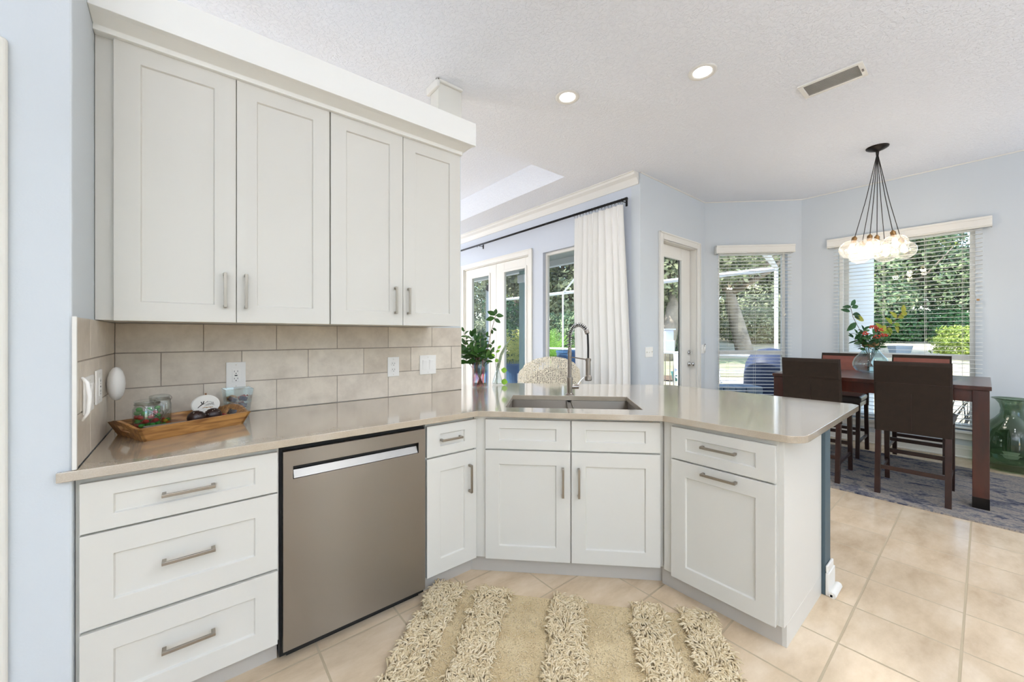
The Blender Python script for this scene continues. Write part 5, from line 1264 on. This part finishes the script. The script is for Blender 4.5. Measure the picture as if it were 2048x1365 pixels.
shrub('grey-green understorey shrub behind the narrow window', 24, 14.8, [(0, 0, 1.0, 1.8, 1.8, 1.3), (1.8, -1, .8, 1.4, 1.4, 1.0)], 'leaf_oak', 9000, .10, 85)
shrub('understorey shrub outside the patio door', 18.5, 7.9, [(0, 0, 1.0, 1.5, 1.5, 1.4)], 'leaf_evergreen', 7000, .08, 86)
shrub('dark shrub below the oak in the living room window', 16.5, 2.4, [(0, 0, 1.0, 1.6, 1.6, 1.3)], 'leaf_evergreen', 8000, .07, 87)
shrub('dark shrub seen through the right glazed door', 15, -.1, [(0, 0, 1.2, 1.2, 1.2, 1.6)], 'leaf_dark', 8000, .07, 88)
shrub('pale shrub seen through the left glazed door', 14.5, -1.55, [(0, 0, .9, 1.0, 1.0, 1.2)], 'leaf_oak', 7000, .06, 89)
# bare branches under the wide window
t = thing('bare_shrub', 'leafless twiggy shrub just outside the wide window below the table', 'shrub', (7.3, .15, -.13)); tk = MB(); rr = random.Random(3)
for i in range(26):
    a = rr.uniform(0, 6.28); x, y = rr.uniform(-.15, .15), rr.uniform(-.25, .45); L = rr.uniform(.45, .85); q = Vector((x+math.cos(a)*.35, y+math.sin(a)*.35, L))
    tk.tube([(x, y, 0), Vector((x, y, 0)).lerp(q, .6)+Vector((.03, 0, .04)), q], [.011, .007, .003], 5)
tk.build('twigs', 'bark', t)
# sago palm
t = thing('sago_palm', 'sago palm with arching lime fronds outside the living room window', 'palm', at(13.2, 1.38, gz(13.2)-.03))
MB().tube([(0, 0, 0), (0, 0, .75)], [.22, .18], 12).build('trunk', 'bark', t)
rr = random.Random(4)
for i in range(46):
    a = i*2.4; el = rr.uniform(.15, 1.35); L = rr.uniform(.9, 1.15); fr = MB(); pts = []
    for k_ in range(9):
        u = k_/8; e = el-1.0*u*u; r0 = L*u*math.cos(el)+.1*u*u; z = .75+L*u*math.sin(el)-.45*L*u*u*math.cos(el)
        pts.append(Vector((math.cos(a)*r0, math.sin(a)*r0, z)))
    fr.tube(pts, .008, 4)
    for k_ in range(2, 9):
        for h_k in (0, .5):
            p = pts[k_-1].lerp(pts[k_], h_k+.5); tg_ = (pts[k_]-pts[k_-1]).normalized(); sd_ = tg_.cross(Vector((0, 0, 1))).normalized(); ll = .17*math.sin(PI*k_/9.5)+.04
            for s in (-1, 1):
                e_ = p+(sd_*s*.8+tg_*.5+Vector((0, 0, .12)))*ll; fr.add([p-tg_*.009, p+tg_*.009, e_], [(0, 1, 2)])
    fr.build('frond', 'leaf_sago', t)
# blue planters
def planter(label, loc, r, h):
    t = thing('planter_pot', label, 'planter', loc, 0, 'blue planters')
    MB().lathe([(0, 0), (r*.75, 0), (r*.95, h*.6), (r, h*.93), (r*1.04, h*.94), (r*1.04, h), (r*.93, h), (r*.9, h*.9), (0, h*.88)], k=32).build('pot', 'blue_pot', t, smooth=False)
    MB().lathe([(0, h*.89), (r*.9, h*.905)], k=24).build('soil', 'mulch', t); return t
planter('big blue planter seen through the right glazed door', at(10.4, .10, -.03), .42, .62)
planter('blue planter on the patio behind the faucet', at(10.2, 1.55, -.03), .38, .96)
t = thing('fern_plant', 'yellow-green upright fern growing in the big blue planter', 'plant', at(10.4, .10, .53)); rr = random.Random(8); fr = MB()
for i in range(60):
    a = rr.uniform(0, 6.28); x, y = rr.uniform(-.25, .25), rr.uniform(-.25, .25); L = rr.uniform(.5, .95); tip_ = Vector((x+math.cos(a)*.3, y+math.sin(a)*.3, L)); b0 = Vector((x, y, 0)); pts = [b0.lerp(tip_, u/6)+Vector((0, 0, .12*math.sin(PI*u/6))) for u in range(7)]
    fr.tube(pts, .004, 3)
    for k_ in range(1, 7):
        tg_ = (pts[k_]-pts[k_-1]).normalized(); sd_ = tg_.cross(Vector((0, 0, 1))).normalized()
        for s in (-1, 1): p = pts[k_]; fr.add([p-tg_*.02, p+tg_*.02, p+(sd_*s+tg_*.5)*.09], [(0, 1, 2)])
fr.build('fronds', 'leaf_fern', t)
# grey tub on the yard
o = MB().hexa([(-.34, -.18, 0), (.34, -.18, 0), (.34, .18, 0), (-.34, .18, 0)], [(-.43, -.24, .42), (.43, -.24, .42), (.43, .24, .42), (-.43, .24, .42)]).build('storage_tub', 'grey_tub', bevel=.03)
o.location = at(18.9, 18.85, gz(18.9)); o.rotation_euler = (0, 0, HEAD-PI/2); tag(o, 'grey plastic tub standing out on the sandy yard', 'tub')
